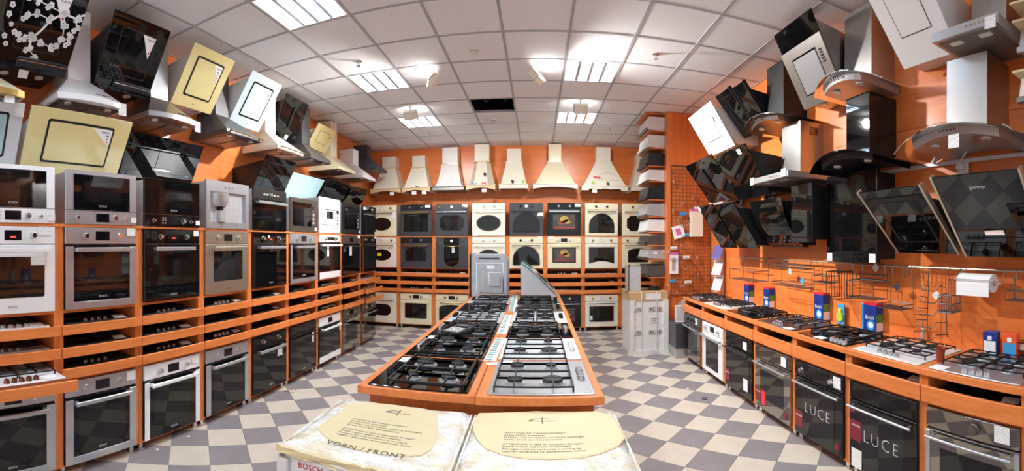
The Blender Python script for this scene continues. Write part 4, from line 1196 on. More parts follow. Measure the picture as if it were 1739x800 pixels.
slant_hood('cream glass inclined hood with black-framed centre, upper left row', 'L', 2.755, 3.31, -2.73, -3.06, 3.50, 3.02, 'cream_glass', 'white_paint', 'frame', sticker=True)
pyramid_hood('dark grey chimney hood with brass rail', 'L', 3.24, 3.82, 2.77, 'dark_grey', depth=.52, rail='brass', cx=-.07)
slant_hood('pale blue glass inclined hood with black-framed centre', 'L', 3.585, 4.14, -2.72, -3.06, 3.50, 3.0, 'ice_glass', 'white_paint', 'frame', sticker=True)
pyramid_hood('ivory chimney hood with brass rail beside the black glass hood', 'L', 4.13, 4.70, 2.77, 'ivory', depth=.52, rail='brass', cx=-.07)
slant_hood('black glass inclined hood with white price card, near the middle of the left wall', 'L', 4.47, 5.0, -2.87, -3.1, 3.54, 3.03, 'black_glass', 'black', 'bar', tags=((.02, .05),))
pyramid_hood('dark chimney hood behind the black inclined hood', 'L', 4.89, 5.46, 2.79, 'dark_grey', depth=.52, cx=.02)
slant_hood('small cream inclined hood with slim dark slot, far upper left row', 'L', 5.32, 5.88, -2.89, -3.09, 3.376, 3.06, 'cream_glass', 'cream', 'line')
pyramid_hood('cream chimney hood near the far end of the left wall', 'L', 5.71, 6.30, 2.77, 'cream', depth=.52, cx=.05)
pyramid_hood('white chimney hood with square chimney at the far left', 'L', 6.62, 7.19, 2.77, 'white_paint', depth=.52, top=3.32)
pyramid_hood('small black chimney hood in the back-left corner', 'L', 7.22, 7.80, 3.02, 'anthracite', depth=.52, top=3.52, ch=.24)
# ---- left wall, lower row behind the microwaves
slant_hood('pearl white inclined hood cut off at the left edge', 'L', .60, 1.22, -2.87, -3.09, 2.68, 2.22, 'pearl', 'white_paint', 'frame', inner='teal_glass', tags=((.27, .44),))
slant_hood('wide cream glass inclined hood above the steel microwave', 'L', 1.24, 2.12, -2.80, -3.05, 2.65, 2.20, 'cream_glass', 'white_paint', 'frame', sticker=True)
slant_hood('wide black faceted glass hood above the black microwave', 'L', 2.22, 3.12, -2.97, -3.17, 2.63, 2.22, 'black_glass', 'black', 'slot', split=.42)
slant_hood('black inclined hood with screen-like panel above the black compact oven', 'L', 3.92, 4.56, -2.78, -3.0, 2.66, 2.24, 'black_glass', 'black', 'frame')
slant_hood('pale blue two-panel glass hood above the steel microwave', 'L', 4.66, 5.50, -2.90, -3.09, 2.57, 2.24, 'teal_glass', 'white_paint', 'plain', split=.45)
# curved smoked-glass hood
def curved_front_hood(label, side, Y0, Y1, zb, zt, depth, mat, body='black', bulge=.12, group='inclined glass hoods', tags=()):
    loc, rot = wall_frame(side, Y0, Y1)
    t = thing('curved_glass_hood', label, 'cooker hood', loc, rot, group)
    w = Y1 - Y0; n = 12
    prof = [(-depth * (.35 + .65 * (k / n) ** .7) - bulge * sin(pi * k / n), zb + (zt - zb) * k / n) for k in range(n + 1)]
    pr = prof + [(y + .01, z) for y, z in prof[::-1]]
    f = part(t, 'front_glass', G().prism_x(pr, -w/2, w/2), mat)
    part(t, 'body', G().prism_x([(prof[0][0] + .04, zb + .02), (-.002, zb + .02), (-.002, zt - .03), (-depth + .04, zt - .03)], -w/2 + .03, w/2 - .03), body)
    part(t, 'lower_panel', G().box(-w/2 + .02, w/2 - .02, prof[0][0] - .02, prof[0][0] + .05, zb, zb + .025), 'black')
    for x, z in tags: tag(t, x, z, -depth - .02)
    return t
curved_front_hood('black bowed-glass hood above the white microwave', 'L', 5.56, 6.34, 2.26, 2.66, .42, 'black_glass', bulge=.03)
curved_front_hood('black bowed-glass hood at the far end of the left wall', 'L', 6.42, 7.1, 2.28, 2.62, .40, 'black_glass', bulge=.05)

# ---- back wall: rustic hoods with decorative trims
def rustic_hood(label, x0, x1, zb, zneck, ztop, cw, mat, trim, style, decals=(), cards=()):
    x0 += .013; x1 -= .013
    t = thing('rustic_hood', label, 'cooker hood', ((x0 + x1) / 2, WB, 0), 0, 'rustic hoods on the back wall')
    w = x1 - x0; dp = .46; y1 = -.002; cd = .26
    th = .085
    rings = []
    if style == 'concave':
        N = 8
        for s in range(N + 1):
            u = s / N; v = u ** .55
            hx = w/2 - .03 + (cw/2 - w/2 + .03) * v; yf = -dp + .03 + (dp - .03 - cd) * v
            rings.append(rect_ring(hx, yf, y1, zb + th + (zneck - zb - th) * u, 1))
    elif style == 'facet':
        for u in (0, 1):
            hx = w/2 - .03 + (cw/2 - w/2 + .03) * u; yf = -dp + .03 + (dp - .03 - cd) * u
            z = zb + th + (zneck - zb - th) * u
            rings.append([(-hx, y1, z), (-hx, yf * .55, z), (-hx * .55, yf, z), (hx * .55, yf, z), (hx, yf * .55, z), (hx, y1, z)])
    else:
        for u in (0, 1):
            hx = w/2 - .03 + (cw/2 - w/2 + .03) * u; yf = -dp + .03 + (dp - .03 - cd) * u
            rings.append(rect_ring(hx, yf, y1, zb + th + (zneck - zb - th) * u, 1))
    g = G().loft(rings)
    c = part(t, 'canopy', g.sm() if style == 'concave' else g, mat)
    part(t, 'chimney', G().box(-cw/2 + .01, cw/2 - .01, -cd + .01, y1, zneck, ztop, .003), mat)
    part(t, 'neck_moulding', G().box(-cw/2 - .012, cw/2 + .012, -cd - .012, y1, zneck - .012, zneck + .014, .004), trim)
    if style == 'concave':
        part(t, 'metal_band', G().box(-w/2, w/2, -dp, y1, zb + .02, zb + th, .004), 'dark_steel')
        part(t, 'band_pattern', G().box(-w/2 + .02, w/2 - .02, -dp - .003, -dp, zb + .035, zb + th - .02), 'filter_mesh')
        part(t, 'upper_band', G().box(-w/2 - .006, w/2 + .006, -dp - .006, y1, zb + th, zb + th + .015), 'anthracite')
    else:
        n = 16
        if style in ('arch', 'facet', 'wide'): low = [(-w/2 + w * k / n, zb + .045 * sin(pi * k / n) ** (1.0 if style != 'wide' else .7)) for k in range(n + 1)]
        elif style == 'bracket': low = [(-w/2, zb), (-w*.36, zb), (-w*.33, zb + .035), (-w*.2, zb + .03), (-w*.1, zb + .025), (0, zb + .04), (w*.1, zb + .025), (w*.2, zb + .03), (w*.33, zb + .035), (w*.36, zb), (w/2, zb)]
        else: low = [(-w/2 + w * k / n, zb + .012) for k in range(n + 1)]
        part(t, 'trim_board', G().prism(low + [(w/2, zb + th), (-w/2, zb + th)], -dp, -dp + .022), trim)
        for s in (-1, 1): part(t, 'trim_side', G().box(s * w/2, s * (w/2 - .02), -dp + .022, y1, zb, zb + th), trim)
        part(t, 'cornice', G().box(-w/2 - .012, w/2 + .012, -dp - .012, y1, zb + th - .002, zb + th + .014, .004), trim)
    part(t, 'underside', G().box(-w/2 + .03, w/2 - .03, -dp + .03, -.01, zb + .05, zb + .06), 'dark_steel')
    slope = atan2(dp - .03 - cd, zneck - zb - th)
    for x in cards: part(t, 'price_card', G().box(-.045, .045, 0, .0015, -.034, .034), 'printed_card', (x, -dp - .004, zb - .012), key='rcard')
    for kind, x, u in decals:
        z = zb + th + (zneck - zb - th) * u; yy = -dp + .03 + (dp - .03 - cd) * u - .004
        d = put('decal', None, t, (x, yy, z), (-slope, 0, 0)); 
        gg = G()
        if kind == 'grapes':
            for (a, b) in ((0, 0), (.02, .01), (-.015, .015), (.01, .03), (-.01, .04), (.005, -.02)): gg.prism(p_at(p_oval(.028, .034, 8), a, b), -.003, 0)
            part(d, 'print', gg, 'anthracite')
        elif kind == 'leaf':
            for (a, b) in ((0, 0), (.02, .02), (-.02, .02), (.0, .045)): gg.prism(p_at(p_oval(.03, .03, 8), a, b), -.003, 0)
            part(d, 'print', gg, 'lime')
        elif kind in ('butterfly', 'blue_butterfly'):
            for s in (-1, 1): gg.prism([(0, -.005), (s * .045, -.03), (s * .03, 0), (s * .055, .045), (0, .008)][::s], -.003, 0)
            part(d, 'print', gg, 'red_pack' if kind == 'butterfly' else 'cyan_pack')
        elif kind == 'pepper':
            gg.prism([(-.10, .01), (-.04, -.02), (.09, -.01), (.02, .015), (-.03, .03)], -.003, 0); part(d, 'print', gg, 'red_pack')
        elif kind == 'dragonfly':
            gg.prism([(-.03, .0), (.05, -.008), (.05, .008)], -.003, 0); gg.prism([(-.02, .0), (-.04, .04), (.0, .01)], -.003, 0); part(d, 'print', gg, 'brass')
        elif kind == 'arch_niche':
            part(d, 'print', G().frame(p_arch(.44, .17, 12, .165), p_scale(p_arch(.44, .17, 12, .165), -.012), -.012, 0), trim)
    return t
YB = WB - .46
def bx(px): return on_y(px, 400, YB)[0]
rustic_hood('ivory rustic hood with pale wooden trim, first from the left on the back wall', bx(628), bx(681), 2.655, 3.20, 3.44, .30, 'ivory', 'pale_wood_x', 'arch', cards=(.14,))
rustic_hood('ivory rustic hood with small dragonfly motif, second on the back wall', bx(681), bx(731), 2.655, 3.18, 3.42, .28, 'ivory', 'pale_wood_x', 'arch', (('dragonfly', 0.02, .06),), cards=(-.03, .17))
rustic_hood('white bell-shaped hood with patterned metal band', bx(732), bx(789), 2.655, 3.22, 3.56, .32, 'white_paint', 'dark_steel', 'concave')
rustic_hood('ivory faceted hood with butterflies and grapes', bx(790), bx(842), 2.67, 3.26, 3.60, .30, 'ivory', 'pale_wood_x', 'facet', (('blue_butterfly', -.12, .06), ('butterfly', .06, .08), ('grapes', .07, .42)), cards=(.07,))
rustic_hood('ivory rustic hood with black grapes and green leaf', bx(846), bx(898), 2.68, 3.23, 3.50, .29, 'ivory', 'ivory', 'plain', (('grapes', -.02, .10), ('leaf', .18, .08)))
rustic_hood('wide cream rustic hood with shallow arched trim', bx(904), bx(982), 2.68, 3.24, 3.59, .26, 'cream', 'ivory', 'wide')
rustic_hood('wide ivory hood with arched niche and red pepper motif', bx(987), bx(1068), 2.66, 3.26, 3.55, .29, 'ivory', 'ivory', 'bracket', (('arch_niche', .06, .40), ('pepper', -.12, .34), ('leaf', -.22, .09), ('grapes', .06, .07)), cards=(-.2,))
rustic_hood('ivory rustic hood half hidden by the stack of box hoods', bx(1071), bx(1124), 2.66, 3.24, 3.44, .29, 'ivory', 'ivory', 'plain')
# ---- flat and curved glass T-hoods on the right wall
def t_hood(label, side, Y0, Y1, zb, h, Xf, mat, chim, top, cmat=None, tags=(), cc=None, group='chimney hoods', shroud=None):
    loc, rot = wall_frame(side, Y0, Y1)
    t = thing('flat_chimney_hood', label, 'cooker hood', loc, rot, group)
    w = Y1 - Y0; o = out_of(side, Xf); co = out_of(side, chim[2])
    part(t, 'canopy', G().box(-w/2, w/2, -o, -.002, zb, zb + h, .003), mat)
    u = part(t, 'underside', G().box(-w/2 + .03, w/2 - .03, -o + .03, -.03, zb - .005, zb), 'filter_mesh')
    for s in (-1, 1): part(u, 'lamp', G().box(s * w * .22 - .04, s * w * .22 + .04, -o + .06, -o + .1, zb - .009, zb - .005), 'lamp_glass')
    part(t, 'canopy_collar', G().loft([rect_ring(w * .35, -o * .8, -.002, zb + h), rect_ring((chim[1] - chim[0]) / 2 + .01, -co - .01, -.002, zb + h + .035)]), mat)
    x0 = (Y0 + Y1) / 2 - (chim[0] + chim[1]) / 2
    hw = (chim[1] - chim[0]) / 2
    c = part(t, 'chimney', G().box(x0 - hw, x0 + hw, -co, -.002, zb + h + .03, top, .002), cmat or mat)
    for i in range(5): part(c, 'vent_slot', G().box(x0 + hw, x0 + hw + .001, -.16, -.06, top - .06 - .016 * i, top - .052 - .016 * i), 'black')
    for i in range(5): part(t, 'button', G().cyl((w * .05 + .028 * i, -o - .003, zb + h * .5), .008, .004, 10, 'y'), 'chrome')
    for x, z in tags: tag(t, x, zb + z, -o - .004, .07, .07)
    return t

def glass_hood(label, side, Y0, Y1, zb, Xf, chim, top, cmat, glass, body, droop=.07, bulge=.10, tags=(), group='chimney hoods', bw=.66):
    loc, rot = wall_frame(side, Y0, Y1)
    t = thing('glass_canopy_hood', label, 'cooker hood', loc, rot, group)
    w = Y1 - Y0; o = out_of(side, Xf); co = out_of(side, chim[2]); n = 16
    zc = lambda u: zb + droop * (1 - u * u)
    yf = lambda u: -o - bulge * (1 - u * u) + bulge * .4
    rings = []
    for k in range(n + 1):
        u = -1 + 2 * k / n; x = u * w/2; z = zc(u)
        rings.append([(x, -.01, z), (x, yf(u), z), (x, yf(u), z + .007), (x, -.01, z + .007)])
    part(t, 'glass_canopy', G().loft(rings).sm(), glass)
    b = bw * w / 2
    rings = []
    for k in range(9):
        u = -1 + 2 * k / 8; x = u * b; uu = x / (w/2)
        top_z = zc(uu) - .001
        rings.append([(x, -.012, top_z - .06), (x, yf(uu) + .075, top_z - .045), (x, yf(uu) + .06, top_z), (x, -.012, top_z)])
    bd = part(t, 'motor_body', G().loft(rings), body)
    for s in (-1, 1): part(bd, 'lamp', G().cyl((s * b * .6, -o * .75, zc(s * b * .6 / (w/2)) - .062), .03, .012, 12).sm(), 'lamp_glass')
    for i in range(5): part(bd, 'button', G().cyl((-.05 + .025 * i, yf(0) + .048, zc(0) - .022), .007, .004, 8, 'y'), 'dark_grey')
    x0 = (Y0 + Y1) / 2 - (chim[0] + chim[1]) / 2
    hw = (chim[1] - chim[0]) / 2
    part(t, 'chimney', G().box(x0 - hw, x0 + hw, -co, -.002, zb + droop + .008, top, .003), cmat)
    for x, z in tags: tag(t, x, zb + z, yf(0) + .035, .075, .08)
    return t
# upper right
slant_hood('white inclined hood with black outlined centre at the far end of the right wall', 'R', 4.52, 5.26, 1.89, 2.2, 3.30, 2.81, 'white_enamel', 'white_paint', 'line')
_, pl2, w2, L2 = slant_hood('black glass inclined hood with two overlapping panes beside the white one', 'R', 4.17, 4.49, 1.95, 2.30, 3.35, 2.92, 'black_glass', 'black', 'plain', edges='black')
part(pl2, 'second_pane', G().box(-w2/2 - .05, w2/2 - .10, .02, .03, -.03, L2 - .05, .002), 'black_glass')
slant_hood('narrow black glass inclined hood partly behind the curved black canopy', 'R', 3.90, 4.13, 1.98, 2.25, 3.33, 2.97, 'black_glass', 'black', 'plain', edges='black', body_in=.02)
glass_hood('black chimney hood with curved dark glass canopy, upper right', 'R', 3.30, 4.10, 2.84, 2.06, (3.56, 3.88, 2.25), 3.50, 'black', 'smoked_glass', 'dark_steel')
_, pl5, w5, L5 = slant_hood('black and steel inclined hood high on the right wall', 'R', 2.69, 3.23, 1.94, 2.28, 3.50, 2.90, 'black_glass', 'brushed', 'none')
part(pl5, 'steel_front', G().frame(p_at(p_rect(w5 + .01, L5 * .74), 0, L5 * .37), p_at(p_rect(w5 * .62, L5 * .48), 0, L5 * .38), -.012, 0), 'brushed')
part(pl5, 'steel_centre', G().box(-w5 * .29, w5 * .29, -.016, 0, L5 * .155, L5 * .60, .003), 'steel')
for i in range(5): part(pl5, 'button', G().box(w5 * .36, w5 * .42, -.016, -.012, L5 * (.42 + .035 * i), L5 * (.44 + .035 * i)), 'black')
glass_hood('steel chimney hood with clear curved glass, upper right', 'R', 2.20, 2.86, 2.87, 2.06, (2.376, 2.69, 2.28), 3.55, 'brushed', 'clear_glass', 'steel')
slant_hood('large white inclined hood cut off by the top of the picture', 'R', 1.63, 2.10, 1.86, 2.34, 3.45, 2.94, 'white_enamel', 'white_paint', 'line', frame='dark_grey')
t_hood('flat steel chimney hood with row of buttons, top right', 'R', 1.165, 1.62, 2.885, .06, 2.05, 'steel', (1.25, 1.5, 2.3), 3.5, 'brushed', tags=((.18, .01),))
# middle right
slant_hood('wide black glass inclined hood above the wire grid', 'R', 4.52, 5.39, 1.90, 2.26, 2.68, 2.19, 'black_glass', 'black', 'bar', tags=((-.42, -.01),))
slant_hood('black glass inclined hood left of the square steel chimney', 'R', 3.74, 4.46, 1.92, 2.22, 2.64, 2.15, 'black_glass', 'black', 'plain', tags=((.2, .52),))
t_hood('steel chimney hood with flat box canopy in the middle of the right wall', 'R', 3.06, 3.72, 2.225, .055, 1.98, 'steel', (3.30, 3.62, 2.27), 2.82, 'brushed', tags=((-.30, .03), (.26, .04)))
glass_hood('black mirror chimney hood with wide black glass canopy', 'R', 2.04, 2.92, 2.235, 2.06, (2.35, 2.616, 2.234), 2.82, 'black_glass', 'black_glass', 'black', droop=.10)
glass_hood('steel chimney hood with wide clear curved glass canopy, right', 'R', 1.03, 1.97, 2.245, 2.05, (1.356, 1.657, 2.25), 2.85, 'brushed', 'clear_glass', 'steel', droop=.10, tags=((.06, .0),))
# lower right: black angled hoods
slant_hood('black glass inclined hood in the lower right row, farthest one', 'R', 4.55, 5.0, 1.93, 2.24, 2.10, 1.58, 'black_glass', 'black', 'plain', tags=((-.2, .58),))
slant_hood('black glass inclined hood in the lower right row, second one', 'R', 4.02, 4.50, 1.93, 2.24, 2.08, 1.58, 'black_glass', 'black', 'plain')
curved_front_hood('black bowed-glass hood in the lower right row under the steel chimney hood', 'R', 3.38, 3.98, 1.60, 2.08, .42, 'black_glass', bulge=.04)
def upright_hood(label, side, Y0, Y1, X, zb, zt, tags):
    loc, rot = wall_frame(side, Y0, Y1)
    t = thing('upright_glass_hood', label, 'cooker hood', loc, rot, 'inclined glass hoods')
    w = Y1 - Y0; o = out_of(side, X)
    part(t, 'body', G().box(-w/2 + .02, w/2 - .02, -o + .014, -.002, zb + .03, zt - .02), 'black')
    part(t, 'front_glass', G().box(-w/2, w/2, -o, -o + .012, zb, zt, .002), 'black_glass')
    part(t, 'side_trim', G().box(w/2, w/2 + .006, -o, -o + .04, zb, zt), 'black')
    for x, z in tags: tag(t, x, z, -o - .001, .07, .07)
upright_hood('narrow upright black glass hood under the steel chimney hood', 'R', 3.0, 3.32, 2.18, 1.645, 2.19, ())
upright_hood('wide upright black glass hood with two price cards', 'R', 2.345, 2.95, 2.30, 1.48, 2.23, ((-.26, 1.52), (.26, 1.52)))
slant_hood('black glass inclined hood with silver side strips, right of the upright hood', 'R', 1.64, 2.17, 1.96, 2.36, 1.99, 1.565, 'black_glass', 'black', 'frame', edges='champagne')
slant_hood('large black inclined hood with silver side strips and brand lettering', 'R', 1.0, 1.56, 1.97, 2.34, 2.03, 1.55, 'black_glass', 'black', 'slot', edges='champagne', logo='gorenje')
slant_hood('black inclined hood with steel top strip cut off at the right edge', 'R', .40, .94, 1.72, 2.15, 1.82, 1.48, 'black_glass', 'black', 'frame')

# ---- built-in box hoods on shelves
def box_hood(label, loc, rot, mat, w=.56, d=.27, h=.185, front='dark_steel', badge=None):
    """-y is the front with the pull-out lip"""
    t = thing('box_hood', label, 'cooker hood', loc, rot, 'built-in box hoods on shelves')
    part(t, 'body', G().prism_x([(-d, .02), (0, .0), (0, h), (-d + .035, h)], -w/2, w/2), mat)
    part(t, 'pull_out_lip', G().box(-w/2 - .004, w/2 + .004, -d - .02, -d + .01, .0, .035, .003), front)
    part(t, 'underside', G().box(-w/2 + .02, w/2 - .02, -d + .02, -.02, -.003, .002), 'filter_mesh')
    for (yy, zz) in ((-.08, h * .66), (-.13, h * .66), (-.10, h * .45)):
        for s in (-1, 1): part(t, 'screw', G().cyl((s * w/2 - .001, yy, zz), .006, .002, 8, 'x'), 'dark_grey')
    if badge: part(t, 'badge', G().box(-.24, -.19, -d - .001, -d, .04, .10), badge)
    return t
shelf_y0, shelf_y1 = 6.12, 6.74
rows = [(222, 196, 'white_paint', 'dark_steel', 'white box hood with dark lip, topmost on the tall shelf'), (252, 227, 'white_paint', 'plastic_white', 'white box hood, second from the top of the tall shelf'), (282, 257, 'black', 'black', 'black box hood, third from the top of the tall shelf'), (308, 286, 'white_paint', 'plastic_white', 'white box hood between two black ones on the tall shelf'), (339, 314, 'black', 'black', 'black box hood in the middle of the tall shelf'), (368, 344, 'silver_plastic', 'dark_steel', 'silver box hood with blue badge on the tall shelf'), (394, 371, 'white_paint', 'plastic_white', 'lowest white box hood on the tall shelf'), (416, 400, 'dark_steel', 'black', 'dark steel box hood under the white ones'), (441, 422, 'galvanised', 'dark_steel', 'steel box hood with price card on the tall shelf'), (471, 449, 'dark_grey', 'dark_steel', 'dark grey box hood, lowest on the tall shelf')]
for i, (pb, pt, m, fr, lab) in enumerate(rows):
    zb_ = on_y(1120, pb, 6.12)[2]; zt_ = on_y(1120, pt, 6.12)[2]
    z0 = zb_ + .012
    single('wall_shelf', f'thin orange shelf board on the pier, {ORD[i]} from the top', 'shelf', G().box(1.60, 1.849, shelf_y0 - .01, shelf_y1 + .01, zb_ - .012, zb_, .002), 'wood_y', group='shelf boards on the pier')
    b = box_hood(lab, (1.847, (shelf_y0 + shelf_y1) / 2, zb_ + .004), RR, m, h=max(.13, zt_ - zb_ - .022), front=fr, badge='cyan_pack' if i == 5 else None)
    if i == 8: tag(b, .281, .1, -.14, .06, .05).rotation_euler = (0, 0, pi / 2)
part(bpy.data.objects['wall_pier'], 'capping_shelf', G().box(1.55, 1.849, shelf_y0 - .01, shelf_y1 + .01, on_y(1120, 194, 6.12)[2], on_y(1120, 194, 6.12)[2] + .012), 'wood_y')
for i, (z, m, fr, lab) in enumerate(((3.03, 'black', 'black', 'black box hood in the top right corner'), (2.745, 'galvanised', 'steel', 'grey box hood with steel lip at the right edge'), (2.455, 'white_paint', 'dark_steel', 'white box hood with dark striped lip at the right edge'))):
    single('wall_shelf', 'pale shelf board under the black box hood in the top right corner', 'shelf', G().box(2.13, WR - .001, .52, 1.14, z - .016, z - .004, .002), 'pale_wood_x', group='shelf boards at the right edge') if i == 0 else None
    single('wall_shelf', 'pale shelf board above the ' + ('grey' if i == 1 else 'white') + ' box hood at the right edge', 'shelf', G().box(2.14, WR - .001, .52, 1.13, z + .165, z + .18, .002), 'pale_wood_x', group='shelf boards at the right edge') if i else None
    box_hood(lab, (WR - .003, .83, z), RR, m, d=.34, h=.16, front=fr)
# ================================================================== wrapped washing machines in front of the island
def film_mesh(x0, x1, y0, y1, z, amp, drop):
    g = G(); nx, ny = 26, 22; V = []
    rnd = random.Random(int((x0 + 9) * 100))
    waves = [(rnd.uniform(8, 40), rnd.uniform(8, 40), rnd.uniform(0, 6), rnd.uniform(.3, 1)) for _ in range(7)]
    for j in range(ny + 1):
        for i in range(nx + 1):
            u, v = i / nx, j / ny
            x, y = x0 + (x1 - x0) * u, y0 + (y1 - y0) * v
            e = min(u, 1 - u, v, 1 - v)
            edge = max(0.0, 1 - e / .07)
            zz = z + sum(a * sin(p * x + q * y + c) for p, q, c, a in waves) * amp / 3 * (1 - min(1, e / .22) * .75) - drop * edge * edge
            V.append((x + .006 * sin(31 * y), y + .006 * sin(29 * x), zz))
    F = [(j * (nx + 1) + i, j * (nx + 1) + i + 1, (j + 1) * (nx + 1) + i + 1, (j + 1) * (nx + 1) + i) for j in range(ny) for i in range(nx)]
    g._add(V, F)
    return g.sm()
def film_material():
    m = M('film', C(244, 240, 232), 0.25, noise=0.02, coat=0.5)
    nt = m.node_tree; b = nt.nodes['Principled BSDF']
    tc = nt.nodes.new('ShaderNodeTexCoord')
    n1 = nt.nodes.new('ShaderNodeTexNoise'); n1.inputs['Scale'].default_value = 5.0; n1.inputs['Detail'].default_value = 6.0; n1.inputs['Distortion'].default_value = 1.6
    nt.links.new(tc.outputs['Object'], n1.inputs['Vector'])
    rp = nt.nodes.new('ShaderNodeValToRGB')
    rp.color_ramp.elements[0].position = .38; rp.color_ramp.elements[0].color = (*C(236, 222, 196), 1)
    rp.color_ramp.elements[1].position = .52; rp.color_ramp.elements[1].color = (*C(246, 243, 238), 1)
    nt.links.new(n1.outputs['Fac'], rp.inputs['Fac']); nt.links.new(rp.outputs['Color'], b.inputs['Base Color'])
    n2 = nt.nodes.new('ShaderNodeTexNoise'); n2.inputs['Scale'].default_value = 11.0; n2.inputs['Detail'].default_value = 4.0; n2.inputs['Distortion'].default_value = 2.5
    nt.links.new(tc.outputs['Object'], n2.inputs['Vector'])
    bp = nt.nodes.new('ShaderNodeBump'); bp.inputs['Strength'].default_value = 0.8; bp.inputs['Distance'].default_value = 0.02
    nt.links.new(n2.outputs['Fac'], bp.inputs['Height']); nt.links.new(bp.outputs['Normal'], b.inputs['Normal']); nt.links.new(bp.outputs['Normal'], b.inputs['Coat Normal'])
film_material()
M('cardboard_pale', C(226, 206, 162), 0.5, noise=0.04, scale=5, coat=0.25)
def wrapped_washer(label, x0, x1, y0, y1, patch, front):
    t = thing('washing_machine', label, 'washing machine', ((x0 + x1) / 2, (y0 + y1) / 2, 0), 0, 'film-wrapped washing machines')
    ox, oy = (x0 + x1) / 2, (y0 + y1) / 2
    a0, a1, b0, b1 = x0 - ox, x1 - ox, y0 - oy, y1 - oy
    Z = .842
    part(t, 'body', G().box(a0 + .02, a1 - .02, b0 + .02, b1 - .02, .03, Z - .03, .006), 'white_enamel')
    for sx in (a0 + .06, a1 - .06):
        for sy in (b0 + .07, b1 - .07): part(t, 'foot', G().cyl((sx, sy, 0), .025, .03, 12), 'rubber')
    part(t, 'top_film', film_mesh(a0, a1, b0, b1, Z, .006, .035), 'film')
    part(t, 'cardboard_rim', G().loft([[(a0 - .004 + (a1 - a0 + .008) * k / 18, b0 - .006 - .006 * sin(k * 2.1), Z - .040 + .006 * sin(k * 1.7)) for k in range(19)] + [(a1 + .004 - (a1 - a0 + .008) * k / 18, b0 - .004 - .004 * sin(k * 1.3), Z - .012 + .004 * sin(k * 2.9)) for k in range(19)],
                                       [(a0 - .004 + (a1 - a0 + .008) * k / 18, b0 + .012, Z - .040) for k in range(19)] + [(a1 + .004 - (a1 - a0 + .008) * k / 18, b0 + .012, Z - .012) for k in range(19)]]), 'cardboard_pale')
    for s in (a0, a1):
        part(t, 'side_film', G().box(s - .004, s + .004, b0 + .01, b1 - .01, .25, Z - .02), 'film')
        part(t, 'corner_foam', G().box(s - .002 * (1 if s < 0 else -1), s + .05 * (1 if s < 0 else -1), b0 - .006, b0 + .06, .03, Z - .06, .006), 'styrofoam')
    P = []
    for px, py in patch:
        X, Y, _ = on_z(px, py, Z + .004)
        P.append((X - ox, Y - oy))
    cxp, cyp = sum(x for x, y in P) / len(P), sum(y for x, y in P) / len(P)
    ring = [[(x, y, Z - .003) for x, y in P], [(x, y, Z + .003) for x, y in P], [(cxp + (x - cxp) * .97, cyp + (y - cyp) * .97, Z + .0055) for x, y in P]]
    b = part(t, 'printed_cardboard', G().loft(ring), 'cardboard_pale')
    if front:
        f = part(t, 'control_panel', G().box(a0 + .07, a1 - .03, b0 + .004, b0 + .02, Z - .22, Z - .045, .004), 'white_enamel')
        text(f, 'brand_lettering', 'BOSCH', .032, 'logo_red', (a0 + .145, b0 + .003, Z - .07))
        dr = part(f, 'detergent_drawer', G().box(a0 + .10, a0 + .28, b0 + .001, b0 + .005, Z - .18, Z - .095, .003), 'silver_plastic')
        part(dr, 'drawer_grip', G().box(a0 + .12, a0 + .26, b0 - .001, b0 + .002, Z - .165, Z - .115), 'white_paint')
        part(f, 'display', G().box(a1 - .16, a1 - .08, b0 + .002, b0 + .005, Z - .13, Z - .085), 'display')
        for i in range(4): part(f, 'button', G().cyl((a1 - .25 + .03 * i, b0 + .001, Z - .155), .008, .004, 10, 'y'), 'silver_plastic')
        knob(f, a0 + .36, Z - .12, b0 + .004, 'silver_plastic', .028)
    return t, b, Z + .0061, ox, oy
def cr(pts): return [(440 + x / 2.557, 640 + y / 2.557) for x, y in pts]
tx = ['ACHTUNG bei Transportschäden!', 'Diese sofort auspacken.', 'Schäden vom Anlieferer schriftlich bestätigen', 'lassen, sonst kein Schadenersatz.', '', 'ATTENTION in case of transport damages!', 'Please unpack appliance immediately.', 'Damages must be confirmed in writing by', 'supplier, otherwise no compensation claims.']
patchL = cr([(250, 222), (292, 262), (345, 292), (430, 318), (530, 336), (640, 345), (705, 338), (750, 312), (772, 262), (776, 200), (772, 158), (690, 136), (600, 122), (500, 112), (400, 110), (372, 128), (358, 152), (300, 186)])
t, b, zt, ox, oy = wrapped_washer('film-wrapped washing machine with printed cardboard top, left of the pair', -.945, -.297, 1.40, 1.985, patchL, True)
x0, y0, _ = on_z(600, 711, zt)
for i, ln in enumerate(tx):
    if ln: text(b, 'printed_line', ln, .0155, 'ink', (x0 - ox, y0 - oy - .0205 * i, zt), (0, 0, 0), 'LEFT', .0002, 1.1)
p = on_z(619, 764, zt); text(b, 'printed_line', 'VORN / FRONT', .042, 'ink', (p[0] - ox, p[1] - oy, zt), (0, 0, 0), 'CENTER', .0002, 1.1)
p = on_z(676, 702, zt); kx, ky = p[0] - ox, p[1] - oy
part(b, 'knife_symbol', G().box(kx - .06, kx + .06, ky - .003, ky + .0, zt - .0002, zt + .0004).slab([(kx - .06, ky + .003), (kx - .05, ky + .003), (kx - .03, ky + .022), (kx - .034, ky + .024)], zt - .0002, zt + .0004).box(kx - .034, kx + .03, ky + .021, ky + .024, zt - .0002, zt + .0004).box(kx - .002, kx + .002, ky - .03, ky + .04, zt - .0002, zt + .0004), 'ink')
patchR = cr([(928, 192), (930, 232), (948, 272), (985, 310), (1050, 336), (1160, 354), (1260, 358), (1400, 350), (1480, 335), (1560, 300), (1590, 262), (1560, 200), (1528, 166), (1470, 148), (1360, 150), (1200, 148), (1050, 154), (955, 156)])
t, b, zt, ox, oy = wrapped_washer('film-wrapped washing machine with printed cardboard top, right of the pair', -.279, .352, 1.41, 1.985, patchR, False)
x0, y0, _ = on_z(857, 735, zt)
